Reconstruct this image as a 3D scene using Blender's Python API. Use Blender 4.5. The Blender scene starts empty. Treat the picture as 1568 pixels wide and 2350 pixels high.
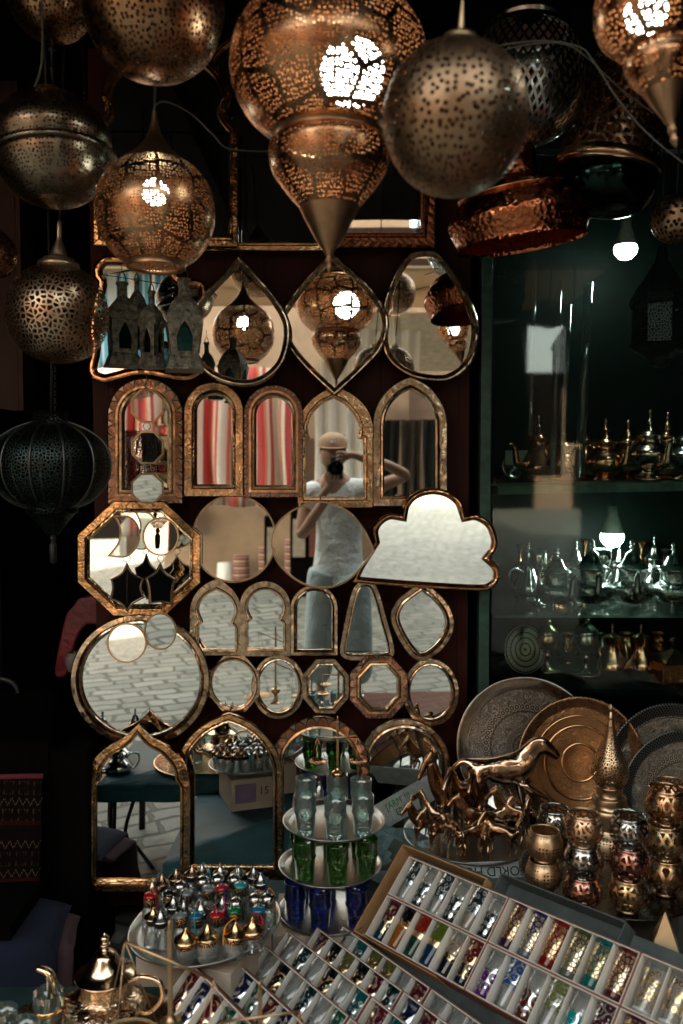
import bpy, bmesh, math, random
from mathutils import Vector, Matrix, Quaternion
R = math.radians
PI = math.pi
sc = bpy.context.scene
col = sc.collection
random.seed(7)

# ---------------------------------------------------------------- camera, sky, sun, exposure
CAM = Vector((0, 0, 1.6)); PITCH = R(3.0); FX = 1927.9; CX, CY = 784.0, 1175.0
cd = bpy.data.cameras.new("Camera"); cam = bpy.data.objects.new("Camera", cd); col.objects.link(cam)
cam.location = CAM; cam.rotation_euler = (R(90) - PITCH, 0, 0)
cd.sensor_fit = 'VERTICAL'; cd.sensor_height = 36; cd.sensor_width = 24; cd.lens = 36 * FX / 2350
cd.clip_start = 0.03; cd.clip_end = 400
cd.dof.use_dof = True; cd.dof.focus_distance = 2.4; cd.dof.aperture_fstop = 3.0
sc.camera = cam
world = bpy.data.worlds.new("World"); sc.world = world; world.use_nodes = True
SUN_EL, SUN_AZ = 33.0, 22.0          # the sun stands behind the stall, a little to the left
wn = world.node_tree; bg = wn.nodes["Background"]
sky = wn.nodes.new("ShaderNodeTexSky"); sky.sky_type = 'NISHITA'; sky.sun_disc = False
sky.sun_elevation = R(SUN_EL); sky.sun_rotation = R(-SUN_AZ)
sky.air_density = 1.0; sky.dust_density = 2.5; sky.ozone_density = 1.0
hs = wn.nodes.new('ShaderNodeHueSaturation'); hs.inputs['Saturation'].default_value = .32     # thin hazy sky
wn.links.new(sky.outputs[0], hs.inputs['Color']); tn = wn.nodes.new('ShaderNodeMix'); tn.data_type = 'RGBA'; tn.blend_type = 'MULTIPLY'; tn.inputs[0].default_value = 1; tn.inputs[7].default_value = (1.02, 1.0, .87, 1)
wn.links.new(hs.outputs[0], tn.inputs[6]); wn.links.new(tn.outputs[2], bg.inputs[0]); bg.inputs[1].default_value = 0.15
sl = bpy.data.lights.new("sun", 'SUN'); sl.energy = 2.6; sl.angle = R(0.5); sl.color = (1, 0.92, 0.74)
so = bpy.data.objects.new("sun", sl); col.objects.link(so)
sd = Vector((-math.sin(R(SUN_AZ)) * math.cos(R(SUN_EL)), math.cos(R(SUN_AZ)) * math.cos(R(SUN_EL)), math.sin(R(SUN_EL))))
so.rotation_euler = sd.to_track_quat('Z', 'Y').to_euler()
sc.view_settings.view_transform = 'Standard'; sc.view_settings.look = 'None'
sc.view_settings.exposure = 3.45; sc.view_settings.gamma = 1.0
sc.render.engine = 'CYCLES'
cy = sc.cycles
cy.use_denoising = True; cy.max_bounces = 12; cy.glossy_bounces = 6; cy.transmission_bounces = 10
cy.transparent_max_bounces = 24; cy.diffuse_bounces = 3; cy.caustics_reflective = True; cy.caustics_refractive = False
cy.sample_clamp_indirect = 4.0; cy.blur_glossy = 0.6

# ---------------------------------------------------------------- geometry helpers
_fw = Vector((0, math.cos(PITCH), -math.sin(PITCH))); _up = Vector((0, math.sin(PITCH), math.cos(PITCH)))
def ray(u, v):
    d = Vector((1, 0, 0)) * ((u - CX) / FX) + _fw + _up * ((CY - v) / FX)
    return d / d.y
def P(u, v, Y): return CAM + ray(u, v) * Y
def PZ(u, v, z):
    d = ray(u, v); return CAM + d * ((z - CAM.z) / d.z)
def PP(u, v, p0, n):
    d = ray(u, v); return CAM + d * ((p0 - CAM).dot(n) / d.dot(n))
def PXM(Y): return Y / FX             # metres per picture unit at that depth

def cr(pts, n=6, closed=False):
    """Catmull-Rom through the points; a truthy last item marks a corner (2-D points)."""
    out = []; N = len(pts)
    def g(i): return pts[i % N] if closed else pts[max(0, min(N - 1, i))]
    for i in range(N if closed else N - 1):
        p1, p2 = g(i), g(i + 1)
        c1 = len(p1) > 2 and p1[2]; c2 = len(p2) > 2 and p2[2]
        p0 = p1 if c1 else g(i - 1); p3 = p2 if c2 else g(i + 2)
        if c1 and c2:
            out.append((p1[0], p1[1])); continue
        for k in range(n):
            t = k / n
            out.append(tuple(0.5 * (2 * p1[j] + (p2[j] - p0[j]) * t + (2 * p0[j] - 5 * p1[j] + 4 * p2[j] - p3[j]) * t * t
                             + (3 * p1[j] - p0[j] - 3 * p2[j] + p3[j]) * t ** 3) for j in (0, 1)))
    if not closed: out.append(tuple(pts[-1][:2]))
    return out

class MB:
    def __init__(s): s.v = []; s.f = []; s.uv = []; s.sm = []
    def add(s, vs, fs, uvs=None, smooth=True, M=None):
        b = len(s.v)
        for p in vs:
            p = Vector(p); s.v.append(M @ p if M is not None else p)
        for f in fs:
            s.f.append([b + i for i in f]); s.sm.append(smooth)
            s.uv.append([uvs[i] if uvs else (0, 0) for i in f])
        return s
    def lathe(s, prof, seg=32, M=None, smooth=True, ur=None, facet=0, squash=None):
        rm = ur or max(r for r, z in prof); L = [0]
        for a, b in zip(prof, prof[1:]): L.append(L[-1] + math.hypot(b[0] - a[0], b[1] - a[1]))
        vs = []; uv = []
        for j in range(seg + 1):
            a = 2 * PI * j / seg; k = 1 + facet * math.cos(a * 8) if facet else 1
            for i, (r, z) in enumerate(prof):
                vs.append((r * k * math.cos(a), r * k * math.sin(a) * (squash or 1), z)); uv.append((a * rm, L[i]))
        n = len(prof); fs = []
        for j in range(seg):
            for i in range(n - 1):
                q = [j * n + i, (j + 1) * n + i, (j + 1) * n + i + 1, j * n + i + 1]
                if prof[i][0] < 1e-6: q.pop(1) if False else None
                fs.append(q)
        return s.add(vs, fs, uv, smooth, M)
    def tube(s, pts, r, seg=8, M=None, caps=True):
        pts = [Vector(p) for p in pts]; n = len(pts)
        rr = r if isinstance(r, (list, tuple)) else [r] * n
        vs = []; uv = []; L = 0; prev = None
        for i, p in enumerate(pts):
            t = (pts[min(n - 1, i + 1)] - pts[max(0, i - 1)])
            t = t.normalized() if t.length > 1e-9 else Vector((0, 0, 1))
            if prev is None:
                a = Vector((0, 0, 1)) if abs(t.z) < .9 else Vector((1, 0, 0))
                x = t.cross(a).normalized()
            else:
                x = (prev - t * prev.dot(t)); x = x.normalized() if x.length > 1e-9 else t.orthogonal().normalized()
            prev = x; y = t.cross(x)
            if i: L += (p - pts[i - 1]).length
            for j in range(seg):
                a = 2 * PI * j / seg; vs.append(p + (x * math.cos(a) + y * math.sin(a)) * rr[i]); uv.append((j / seg * .1, L))
        fs = [[i * seg + j, i * seg + (j + 1) % seg, (i + 1) * seg + (j + 1) % seg, (i + 1) * seg + j] for i in range(n - 1) for j in range(seg)]
        if caps: fs += [list(range(seg)), [(n - 1) * seg + j for j in range(seg)]]
        return s.add(vs, fs, uv, True, M)
    def box(s, c, d, M=None, bev=0):
        x, y, z = [k / 2 for k in d]; c = Vector(c)
        vs = [c + Vector((sx * x, sy * y, sz * z)) for sx in (-1, 1) for sy in (-1, 1) for sz in (-1, 1)]
        fs = [[0, 1, 3, 2], [4, 6, 7, 5], [0, 4, 5, 1], [2, 3, 7, 6], [0, 2, 6, 4], [1, 5, 7, 3]]
        b = len(s.v)
        for q in vs: s.v.append(M @ q if M is not None else q)
        for f in fs:
            s.f.append([b + i for i in f]); s.sm.append(False)
            ax = 0 if f in (fs[0], fs[1]) else 1 if f in (fs[2], fs[3]) else 2
            s.uv.append([tuple(vs[i][k] for k in range(3) if k != ax) for i in f])
        return s
    def prism(s, poly, y0, y1, M=None, smooth=False):
        """poly in x,z; thickness along y."""
        n = len(poly)
        vs = [(x, y0, z) for x, z in poly] + [(x, y1, z) for x, z in poly]
        uv = [p for p in poly] * 2
        fs = [list(range(n)), [n + i for i in reversed(range(n))]]
        s.add(vs, fs, uv, False, M)
        s.add(vs, [[i, (i + 1) % n, n + (i + 1) % n, n + i] for i in range(n)], uv, smooth, M)
        return s
    def sphere(s, c, r, seg=16, rings=8, M=None, sq=(1, 1, 1)):
        T = Matrix.Translation(c) @ Matrix.Diagonal((sq[0], sq[1], sq[2], 1))
        if M is not None: T = M @ T
        return s.lathe([(r * math.sin(PI * i / rings), -r * math.cos(PI * i / rings)) for i in range(rings + 1)], seg, T)
    def sweep(s, outer, sec, M=None):
        """closed outline in x,z (counter-clockwise); sec = [(inset, height toward -y)]"""
        n = len(outer); P2 = [Vector(p) for p in outer]
        area = sum(P2[i].x * P2[(i + 1) % n].y - P2[(i + 1) % n].x * P2[i].y for i in range(n))
        sg = 1 if area > 0 else -1
        nor = []
        for i in range(n):
            a = (P2[i] - P2[i - 1]); b = (P2[(i + 1) % n] - P2[i])
            a = a.normalized() if a.length > 1e-9 else b.normalized(); b = b.normalized() if b.length > 1e-9 else a
            n1 = Vector((-a.y, a.x)) * sg; n2 = Vector((-b.y, b.x)) * sg
            m = n1 + n2; m = m.normalized() if m.length > 1e-6 else n1
            nor.append(m / max(.45, m.dot(n1)))
        L = [0]
        for i in range(n): L.append(L[-1] + (P2[(i + 1) % n] - P2[i]).length)
        k = len(sec); vs = []; uv = []
        for i in range(n + 1):
            q = P2[i % n]; m = nor[i % n]
            for d, h in sec:
                w = q + m * d; vs.append((w.x, -h, w.y)); uv.append((L[i], d))
        fs = [[i * k + j, (i + 1) * k + j, (i + 1) * k + j + 1, i * k + j + 1] for i in range(n) for j in range(k - 1)]
        s.add(vs, fs, uv, False, M)
        ins = [(P2[i] + nor[i] * sec[-1][0]) for i in range(n)]
        return [(p.x, p.y) for p in ins]
    def mesh(s, name, weld=True):
        me = bpy.data.meshes.new(name); me.from_pydata([tuple(p) for p in s.v], [], s.f)
        ul = me.uv_layers.new(name="UVMap"); k = 0; flat = [c for f in s.uv for q in f for c in q]
        ul.data.foreach_set('uv', flat)
        me.polygons.foreach_set('use_smooth', s.sm)
        bm = bmesh.new(); bm.from_mesh(me)
        if weld: bmesh.ops.remove_doubles(bm, verts=bm.verts, dist=1e-6)
        bmesh.ops.recalc_face_normals(bm, faces=bm.faces)
        bm.to_mesh(me); bm.free(); me.update()
        return me

def obj(name, mb, mat, parent=None, loc=None, weld=True, bevel=0, sub=0, solid=0):
    me = mb.mesh(name, weld) if isinstance(mb, MB) else mb
    o = bpy.data.objects.new(name, me); col.objects.link(o)
    if mat is not None and not me.materials: me.materials.append(mat)
    if parent is not None: o.parent = parent
    if loc is not None: o.location = loc
    if bevel:
        m = o.modifiers.new("bevel", 'BEVEL'); m.width = bevel; m.segments = 2; m.limit_method = 'ANGLE'
    if sub:
        m = o.modifiers.new("sub", 'SUBSURF'); m.levels = sub; m.render_levels = sub
    if solid:
        m = o.modifiers.new("solid", 'SOLIDIFY'); m.thickness = solid; m.offset = 0
    return o
def tag(o, label, cat, group=None):
    o['label'] = label; o['category'] = cat
    if group: o['group'] = group
    return o
def thing(name, label, cat, loc=(0, 0, 0), rot=(0, 0, 0), group=None):
    o = bpy.data.objects.new(name, None); col.objects.link(o); o.empty_display_size = .05
    o.location = loc; o.rotation_euler = rot
    return tag(o, label, cat, group)
def struct(o, kind='structure'): o['kind'] = kind; return o
def clone(root, loc, rot=None, label=None, group=None, scale=None):
    r = root.copy(); col.objects.link(r); r.location = loc
    if rot is not None: r.rotation_euler = rot
    if scale is not None: r.scale = scale
    if label: r['label'] = label
    if group: r['group'] = group
    for ch in root.children:
        c = ch.copy(); col.objects.link(c); c.parent = r
        for g in ch.children:
            d = g.copy(); col.objects.link(d); d.parent = c
    return r
def skin(name, joints, edges, mat, parent=None, root=None, sub=2, loc=None):
    bm = bmesh.new(); lay = bm.verts.layers.skin.verify(); V = {}
    for k, (p, r) in joints.items():
        v = bm.verts.new(p); rr = r if isinstance(r, tuple) else (r, r)
        v[lay].radius = rr; v[lay].use_root = (k == root); V[k] = v
    for ch in edges:
        for a, b in zip(ch, ch[1:]): bm.edges.new((V[a], V[b]))
    me = bpy.data.meshes.new(name); bm.to_mesh(me); bm.free()
    me.materials.append(mat)
    o = bpy.data.objects.new(name, me); col.objects.link(o)
    m = o.modifiers.new("skin", 'SKIN'); m.use_smooth_shade = True; m.branch_smoothing = .3
    m = o.modifiers.new("sub", 'SUBSURF'); m.levels = sub; m.render_levels = sub
    if parent: o.parent = parent
    if loc is not None: o.location = loc
    return o
def text(name, body, mat, parent, M, size, ext=.0003, align='CENTER'):
    cu = bpy.data.curves.new(name, 'FONT'); cu.body = body; cu.size = size; cu.extrude = ext
    cu.align_x = align; cu.align_y = 'CENTER'
    o = bpy.data.objects.new(name, cu); cu.materials.append(mat); col.objects.link(o)
    me = bpy.data.meshes.new_from_object(o.evaluated_get(bpy.context.evaluated_depsgraph_get())); bpy.data.objects.remove(o)
    o = bpy.data.objects.new(name, me); col.objects.link(o)
    if not me.materials: me.materials.append(mat)
    o.parent = parent; o.matrix_local = M
    return o

# ---------------------------------------------------------------- materials
class G:
    def __init__(s, name):
        s.m = bpy.data.materials.new(name); s.m.use_nodes = True; s.nt = s.m.node_tree
        s.nt.nodes.clear(); s.out = s.nt.nodes.new('ShaderNodeOutputMaterial')
    def n(s, t, attrs=None, **ins):
        nd = s.nt.nodes.new('ShaderNode' + t)
        for k, v in (attrs or {}).items(): setattr(nd, k, v)
        for k, v in ins.items():
            key = k.replace('_', ' ')
            sock = nd.inputs[int(k[1:])] if k[0] == 'i' and k[1:].isdigit() else nd.inputs[key]
            if isinstance(v, bpy.types.NodeSocket): s.nt.links.new(v, sock)
            elif isinstance(v, bpy.types.Node): s.nt.links.new(v.outputs[0], sock)
            else:
                if sock.type == 'RGBA' and len(v) == 3: v = (*v, 1)
                sock.default_value = v
        return nd
    def math(s, op, a, b=0.0, c=None):
        nd = s.n('Math', {'operation': op}, i0=a, i1=b)
        if c is not None:
            nd.inputs[2].default_value = c
        return nd.outputs[0]
    def mix(s, fac, a, b):
        nd = s.n('Mix', {'data_type': 'RGBA'})
        for i, v in ((0, fac), (6, a), (7, b)):
            if isinstance(v, bpy.types.NodeSocket): s.nt.links.new(v, nd.inputs[i])
            else: nd.inputs[i].default_value = (*v, 1) if isinstance(v, tuple) and len(v) == 3 else v
        return nd.outputs[2]
    def ramp(s, fac, stops, interp='LINEAR'):
        nd = s.n('ValToRGB', Fac=fac); r = nd.color_ramp; r.interpolation = interp
        while len(r.elements) < len(stops): r.elements.new(.5)
        for e, (p, c) in zip(r.elements, stops):
            e.position = p; e.color = (*c, 1) if not isinstance(c, (int, float)) else (c, c, c, 1)
        return nd.outputs[0]
    def uv(s, sx=1, sy=1):
        t = s.n('TexCoord').outputs['UV']
        return s.n('Mapping', Vector=t, Scale=(sx, sy, 1)).outputs[0] if (sx, sy) != (1, 1) else t
    def ob(s, sx=1, sy=1, sz=1):
        t = s.n('TexCoord').outputs['Object']
        return s.n('Mapping', Vector=t, Scale=(sx, sy, sz)).outputs[0]
    def noise(s, vec, scale, detail=3, rough=.6, dist=0):
        return s.n('TexNoise', Vector=vec, Scale=scale, Detail=detail, Roughness=rough, Distortion=dist).outputs[0]
    def vor(s, vec, scale, feature='F1', rnd=1.0, dims='2D', out='Distance', metric=None):
        nd = s.n('TexVoronoi', {'voronoi_dimensions': dims, 'feature': feature}, Vector=vec, Scale=scale, Randomness=rnd)
        return nd.outputs[out]
    def bump(s, h, strength=.4, dist=.002, normal=None):
        nd = s.n('Bump', Height=h, Strength=strength, Distance=dist)
        if normal is not None: s.nt.links.new(normal, nd.inputs['Normal'])
        return nd.outputs[0]
    def bsdf(s, **k): return s.n('BsdfPrincipled', **k).outputs[0]
    def done(s, sh): s.nt.links.new(sh, s.out.inputs[0]); return s.m
_cache = {}
def hole_mask(g, kind, uv, sc_):
    """1 where the metal is cut away"""
    if kind == 'dots': return g.math('LESS_THAN', g.vor(uv, sc_, rnd=.75), .29)
    if kind == 'bigdots': return g.math('LESS_THAN', g.vor(uv, sc_, rnd=.7), .33)
    if kind == 'lace': return g.math('GREATER_THAN', g.vor(uv, sc_, 'DISTANCE_TO_EDGE', rnd=1.0), .17)
    if kind == 'star':
        w = g.n('TexWave', {'wave_type': 'RINGS'}, Vector=uv, Scale=sc_ * .12, Distortion=6.0, Detail=0.0).outputs[1]
        a = g.math('GREATER_THAN', g.vor(uv, sc_, 'DISTANCE_TO_EDGE', rnd=1.0), .11)
        return a
    if kind in ('rosette', 'arches'):
        a = g.math('LESS_THAN', g.vor(uv, sc_, rnd=.55), .27)
        b = g.math('GREATER_THAN', g.vor(uv, sc_ * .10, 'DISTANCE_TO_EDGE', rnd=.6), .06)
        return g.math('MULTIPLY', a, b)
    if kind == 'diamond':
        s = g.n('SeparateXYZ', Vector=uv); p = g.math('ADD', s.outputs[0], g.math('MULTIPLY', s.outputs[1], .62)); q = g.math('SUBTRACT', s.outputs[0], g.math('MULTIPLY', s.outputs[1], .62))
        a = g.math('GREATER_THAN', g.math('ABSOLUTE', g.math('SINE', g.math('MULTIPLY', p, sc_))), .52)
        b = g.math('GREATER_THAN', g.math('ABSOLUTE', g.math('SINE', g.math('MULTIPLY', q, sc_))), .52)
        return g.math('MULTIPLY', a, b)
    if kind == 'patches':       # groups of small round holes with plain metal between
        a = g.math('LESS_THAN', g.vor(uv, sc_, rnd=.12), .30)
        b = g.math('LESS_THAN', g.vor(uv, sc_ * .22, rnd=.5), .45)
        return g.math('MULTIPLY', a, b)
def metal(name, c, rough=.22, dark=.35, hammer=0, hs=60, holes=None, hsc=100, grime=.5, engrave=None, es=120, tint=None, warp=0):
    if name in _cache: return _cache[name]
    g = G(name); o = g.ob(); uv = g.uv()
    n1 = g.noise(o, 9, 5, .65); n2 = g.noise(o, 60, 4, .7)
    dk = tuple(x * dark for x in c)
    fac = g.ramp(g.math('ADD', g.math('MULTIPLY', n1, .65), g.math('MULTIPLY', n2, .35)), [(.36, grime), (.58, 0.0)])
    base = g.mix(fac, c, tint or dk)
    rg = g.math('ADD', g.math('MULTIPLY', n2, .22), rough - .08)
    h = g.math('MULTIPLY', g.noise(o, 25, 3), .5); nrm = g.bump(h, .25, .004)
    if warp: nrm = g.bump(g.noise(g.ob(), 16, 2), warp, .012, nrm)
    if hammer: nrm = g.bump(g.vor(o, hs, 'SMOOTH_F1', dims='3D'), hammer, .004, nrm)
    if engrave == 'scroll':
        d = g.n('TexNoise', Vector=uv, Scale=es * .25, Detail=2.0).outputs[1]
        vv = g.n('VectorMath', {'operation': 'MULTIPLY_ADD'}, i0=d, i1=(.05, .05, 0), i2=uv).outputs[0]
        w = g.vor(vv, es * .45, 'F1'); e = g.math('SINE', g.math('MULTIPLY', w, 26.0))
        line = g.ramp(e, [(.35, 1.0), (.65, 0.0)])
        base = g.mix(g.math('MULTIPLY', line, .75), base, dk); nrm = g.bump(e, .5, .0012, nrm)
    if engrave == 'relief':
        e = g.noise(o, es, 2, .5, 2.5); nrm = g.bump(g.math('ABSOLUTE', g.math('SUBTRACT', e, .5)), 1.0, .006, nrm)
        base = g.mix(g.ramp(g.math('ABSOLUTE', g.math('SUBTRACT', e, .5)), [(.0, .8), (.06, 0.0)]), base, dk)
    if holes:       # unpolished inside of a pierced shell, shade and orange glints put into its colour
        bf = g.n('NewGeometry').outputs['Backfacing']; base = g.mix(bf, base, (c[0] * .5, c[1] * .32, c[2] * .22)); rg = g.math('ADD', rg, g.math('MULTIPLY', bf, .35))
    sh = g.bsdf(Base_Color=base, Metallic=1.0, Roughness=rg, Normal=nrm)
    if holes:
        m = hole_mask(g, holes, uv, hsc); sh = g.n('MixShader', Fac=m, i1=sh, i2=g.n('BsdfTransparent').outputs[0]).outputs[0]
    _cache[name] = g.done(sh); return _cache[name]
def plain(name, c, rough=.6, var=.25, ns=12, bump=.15, metallic=0.0, spec=.4, coat=0.0, bs=80, bd=.002):
    if name in _cache: return _cache[name]
    g = G(name); o = g.ob(); n1 = g.noise(o, ns, 5, .65)
    base = g.mix(g.ramp(n1, [(.3, 0.0), (.7, 1.0)]), tuple(x * (1 - var) for x in c), tuple(min(1, x * (1 + var)) for x in c))
    sh = g.bsdf(Base_Color=base, Roughness=rough, Metallic=metallic, Specular_IOR_Level=spec, Coat_Weight=coat, Normal=g.bump(g.noise(o, bs, 4), bump, bd))
    _cache[name] = g.done(sh); return _cache[name]
def emit(name, c, s):
    g = G(name); return g.done(g.n('Emission', Color=c, Strength=s).outputs[0])
def thin_glass(name, c=(.96, .98, .97), refl=1.0, dirt_haze=.05, wave=.12, edge=.45, dcol=None, ecol=None):
    if name in _cache: return _cache[name]
    g = G(name); o = g.ob()
    lw = g.n('LayerWeight', Blend=.35).outputs['Facing']
    t = g.n('BsdfTransparent', Color=g.mix(g.ramp(lw, [(.55, 0.0), (1.0, 1.0)]), c, ecol or tuple(x * edge for x in c))).outputs[0]
    nrm = g.bump(g.noise(o, 60, 2), wave, .002)
    gl = g.n('BsdfGlossy', Color=(1, 1, 1), Roughness=.03, Normal=nrm).outputs[0]
    fr = g.n('Fresnel', IOR=1.5, Normal=nrm).outputs[0]
    sh = g.n('MixShader', Fac=g.math('MULTIPLY', fr, refl), i1=t, i2=gl).outputs[0]
    if dirt_haze:
        d = g.n('MixShader', Fac=.5, i1=g.n('BsdfDiffuse', Color=dcol or (.8, .8, .78)).outputs[0], i2=g.n('BsdfTranslucent', Color=dcol or (.8, .8, .78)).outputs[0]).outputs[0]
        sh = g.n('MixShader', Fac=g.math('MULTIPLY', g.noise(o, 18, 5), dirt_haze), i1=sh, i2=d).outputs[0]  # pale haze; on the tea glasses it stands in for bright refraction
    _cache[name] = g.done(sh); return _cache[name]
def thick_glass(name, c, rough=.02):
    g = G(name); o = g.ob()
    gl = g.n('BsdfGlass', Color=c, Roughness=rough, IOR=1.47, Normal=g.bump(g.noise(o, 70, 3), .25, .003)).outputs[0]
    # light passes through the thin wall, so the glass does not throw a black shadow
    tr = g.n('BsdfTransparent', Color=c).outputs[0]
    return g.done(g.n('MixShader', Fac=.25, i1=gl, i2=tr).outputs[0])

GOLD = (.82, .50, .22); BRASS = (.78, .56, .30); COPPER = (.75, .34, .17); SILVER = (.72, .70, .66); BRONZE = (.50, .30, .16)
m_gold = metal('polished_brass', GOLD, .16, .3, grime=.35)
m_brass = metal('brushed_brass', (.66, .45, .25), .34, .4, grime=.4)
m_oldgold = metal('aged_gold_frame', (.66, .44, .24), .2, .12, hammer=.3, hs=150, grime=.85, warp=.5)
m_leaf = metal('gold_leaf_frame', (.74, .45, .22), .17, .12, hammer=.25, hs=130, grime=.8, warp=.5)
m_copper = metal('copper_frame', (.78, .40, .20), .15, .15, hammer=.15, hs=90, grime=.7, warp=.5)
m_champ = metal('pale_brass_frame', (.72, .55, .38), .17, .14, hammer=.2, hs=70, grime=.75, warp=.5)
m_silver = metal('silver_metal', SILVER, .14, .3, grime=.35)
m_tray = metal('pressed_steel_tray', (.46, .45, .42), .28, .5, grime=.35)
m_bronze = metal('bronze_figure', (.66, .45, .29), .2, .12, hammer=.35, hs=110, grime=1.0)
m_hammercop = metal('hammered_copper', (.60, .19, .08), .2, .25, hammer=.9, hs=85, grime=.4)
m_dark = plain('blackened_iron', (.03, .028, .026), .45, metallic=.6)
m_thinframe = metal('dark_brass_edge', (.50, .36, .22), .3, .25, grime=.7)
def mk_mirror():
    g = G('mirror_silvering'); o = g.ob()
    n = g.noise(o, 14, 5, .7); c = g.mix(g.ramp(n, [(.62, 0.0), (.85, .35)]), (.86, .89, .86), (.55, .55, .52))
    return g.done(g.bsdf(Base_Color=c, Metallic=1.0, Roughness=.012, Normal=g.bump(g.noise(o, 3.5, 1), .012, .02)))
m_mirror = mk_mirror()
def mk_petals(name, ca, cb, p, w):
    """embossed petals round a frame: u runs along the frame, v across it"""
    g = G(name); uv = g.uv(); s = g.n('SeparateXYZ', Vector=uv)
    a = g.math('ABSOLUTE', g.math('SINE', g.math('MULTIPLY', s.outputs[0], PI / p)))
    a = g.math('POWER', a, .7)
    vv = g.math('SUBTRACT', 1.0, g.math('DIVIDE', s.outputs[1], w))
    d = g.math('SUBTRACT', a, vv)
    band = g.math('LESS_THAN', s.outputs[1], w * .98)
    inside = g.math('MULTIPLY', g.math('GREATER_THAN', d, 0.0), band); line = g.math('MULTIPLY', g.math('LESS_THAN', g.math('ABSOLUTE', d), .09), band)
    n = g.noise(g.ob(), 60, 4, .7)
    ribs = g.math('SINE', g.math('MULTIPLY', s.outputs[0], 1400.0))
    c = g.mix(inside, g.mix(band, (.62, .42, .24), ca), cb); c = g.mix(g.ramp(n, [(.45, .0), (.7, .6)]), c, tuple(x * .3 for x in ca)); c = g.mix(line, c, (.05, .03, .02))
    h = g.math('ADD', g.math('MULTIPLY', line, -1.0), g.math('MULTIPLY', g.math('MULTIPLY', ribs, inside), .18))
    nrm = g.bump(h, .8, .002, g.bump(n, .3, .002))
    return g.done(g.bsdf(Base_Color=c, Metallic=.95, Roughness=.27, Normal=g.bump(g.noise(g.ob(), 16, 2), .5, .012, nrm)))
m_petal = mk_petals('petal_embossed_frame', (.36, .30, .22), (.48, .21, .11), .042, .026)
m_petal_s = mk_petals('small_petal_frame', (.30, .27, .22), (.40, .18, .11), .032, .0175)
m_petal_red = mk_petals('copper_petal_frame', (.26, .09, .045), (.46, .15, .06), .030, .05)
def mk_wood(name, c1, c2, sx=1, sy=1, rough=.6, sc_=3, spec=.15):
    g = G(name); o = g.ob(8 * sx, 8, .7 * sy)
    n = g.noise(o, sc_, 6, .65, .6); x = g.n('SeparateXYZ', Vector=g.ob()).outputs[0]
    pl = g.math('FRACT', g.math('MULTIPLY', x, 8.0)); seam = g.ramp(pl, [(.0, 1.0), (.03, 0.0)])
    c = g.mix(n, c1, c2); c = g.mix(seam, c, tuple(v * .2 for v in c1))
    return g.done(g.bsdf(Base_Color=c, Roughness=rough, Specular_IOR_Level=spec, Normal=g.bump(g.math('SUBTRACT', n, seam), .4, .003)))
m_redwood = mk_wood('dark_red_wood', (.010, .0022, .0012), (.055, .009, .004), rough=.6)
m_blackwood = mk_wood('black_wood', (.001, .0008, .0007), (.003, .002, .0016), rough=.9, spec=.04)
m_pillar = mk_wood('worn_pillar_wood', (.03, .014, .010), (.06, .03, .022))
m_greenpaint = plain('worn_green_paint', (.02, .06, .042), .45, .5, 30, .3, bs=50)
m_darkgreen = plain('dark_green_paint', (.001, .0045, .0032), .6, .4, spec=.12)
m_darkwall = plain('shade_dark_wall', (.002, .0016, .0015), .9, .4, spec=.1)  # near-black: the deep shade of the interior is put into the colour
# ================================================================ SETTING
def mk_ground():
    g = G('street_paving'); o = g.ob()
    w = g.n('TexNoise', Vector=o, Scale=2.6, Detail=3.0).outputs[1]
    v = g.n('VectorMath', {'operation': 'MULTIPLY_ADD'}, i0=w, i1=(.20, .20, 0), i2=o).outputs[0]
    v = g.n('Mapping', Vector=v, Rotation=(0, 0, R(24))).outputs[0]
    b = g.n('TexBrick', {'offset': .43, 'squash': .8, 'squash_frequency': 3}, Vector=v, Color1=(.19, .20, .175, 1), Color2=(.33, .33, .28, 1), Mortar=(.06, .064, .052, 1),
            Scale=1.0, Mortar_Size=.017, Mortar_Smooth=.4, Bias=0.0, Brick_Width=.25, Row_Height=.135)
    n = g.noise(o, 22, 6, .7); n2 = g.noise(o, .6, 3)
    c = g.mix(g.ramp(n, [(.35, .0), (.75, .5)]), b.outputs[0], (.12, .12, .10)); c = g.mix(g.ramp(n2, [(.4, .0), (.7, .35)]), c, (.36, .33, .27)); c = g.mix(g.ramp(g.noise(o, 2.1, 5, .7), [(.55, .0), (.66, .5)]), c, (.07, .07, .058))
    h = g.math('ADD', g.math('MULTIPLY', b.outputs[1], -1.0), g.math('MULTIPLY', n, .35))
    return g.done(g.bsdf(Base_Color=c, Roughness=.7, Normal=g.bump(h, .8, .012)))
struct(obj('ground', MB().box((0, -10, -.05), (120, 120, .1)), mk_ground()))
# red brick plinth the right-hand goods stand on
def mk_brick():
    g = G('red_brick_step'); o = g.ob()
    v = g.n('Mapping', Vector=o, Rotation=(0, 0, R(27))).outputs[0]
    b = g.n('TexBrick', {'offset': .5}, Vector=v, Color1=(.13, .035, .022, 1), Color2=(.20, .06, .035, 1), Mortar=(.22, .14, .10, 1), Scale=1.0, Mortar_Size=.006, Brick_Width=.24, Row_Height=.085)
    n = g.noise(o, 30, 5, .7)
    return g.done(g.bsdf(Base_Color=g.mix(g.ramp(n, [(.4, 0.0), (.8, .6)]), b.outputs[0], (.05, .02, .015)), Roughness=.45, Normal=g.bump(g.math('ADD', b.outputs[1], n), .4, .004)))
tag(obj('brick_plinth', MB().box((1.05, 1.55, .15), (1.9, 2.2, .3)), mk_brick()), 'low red brick plinth under the trays and glass boxes on the right', 'plinth')

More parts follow.
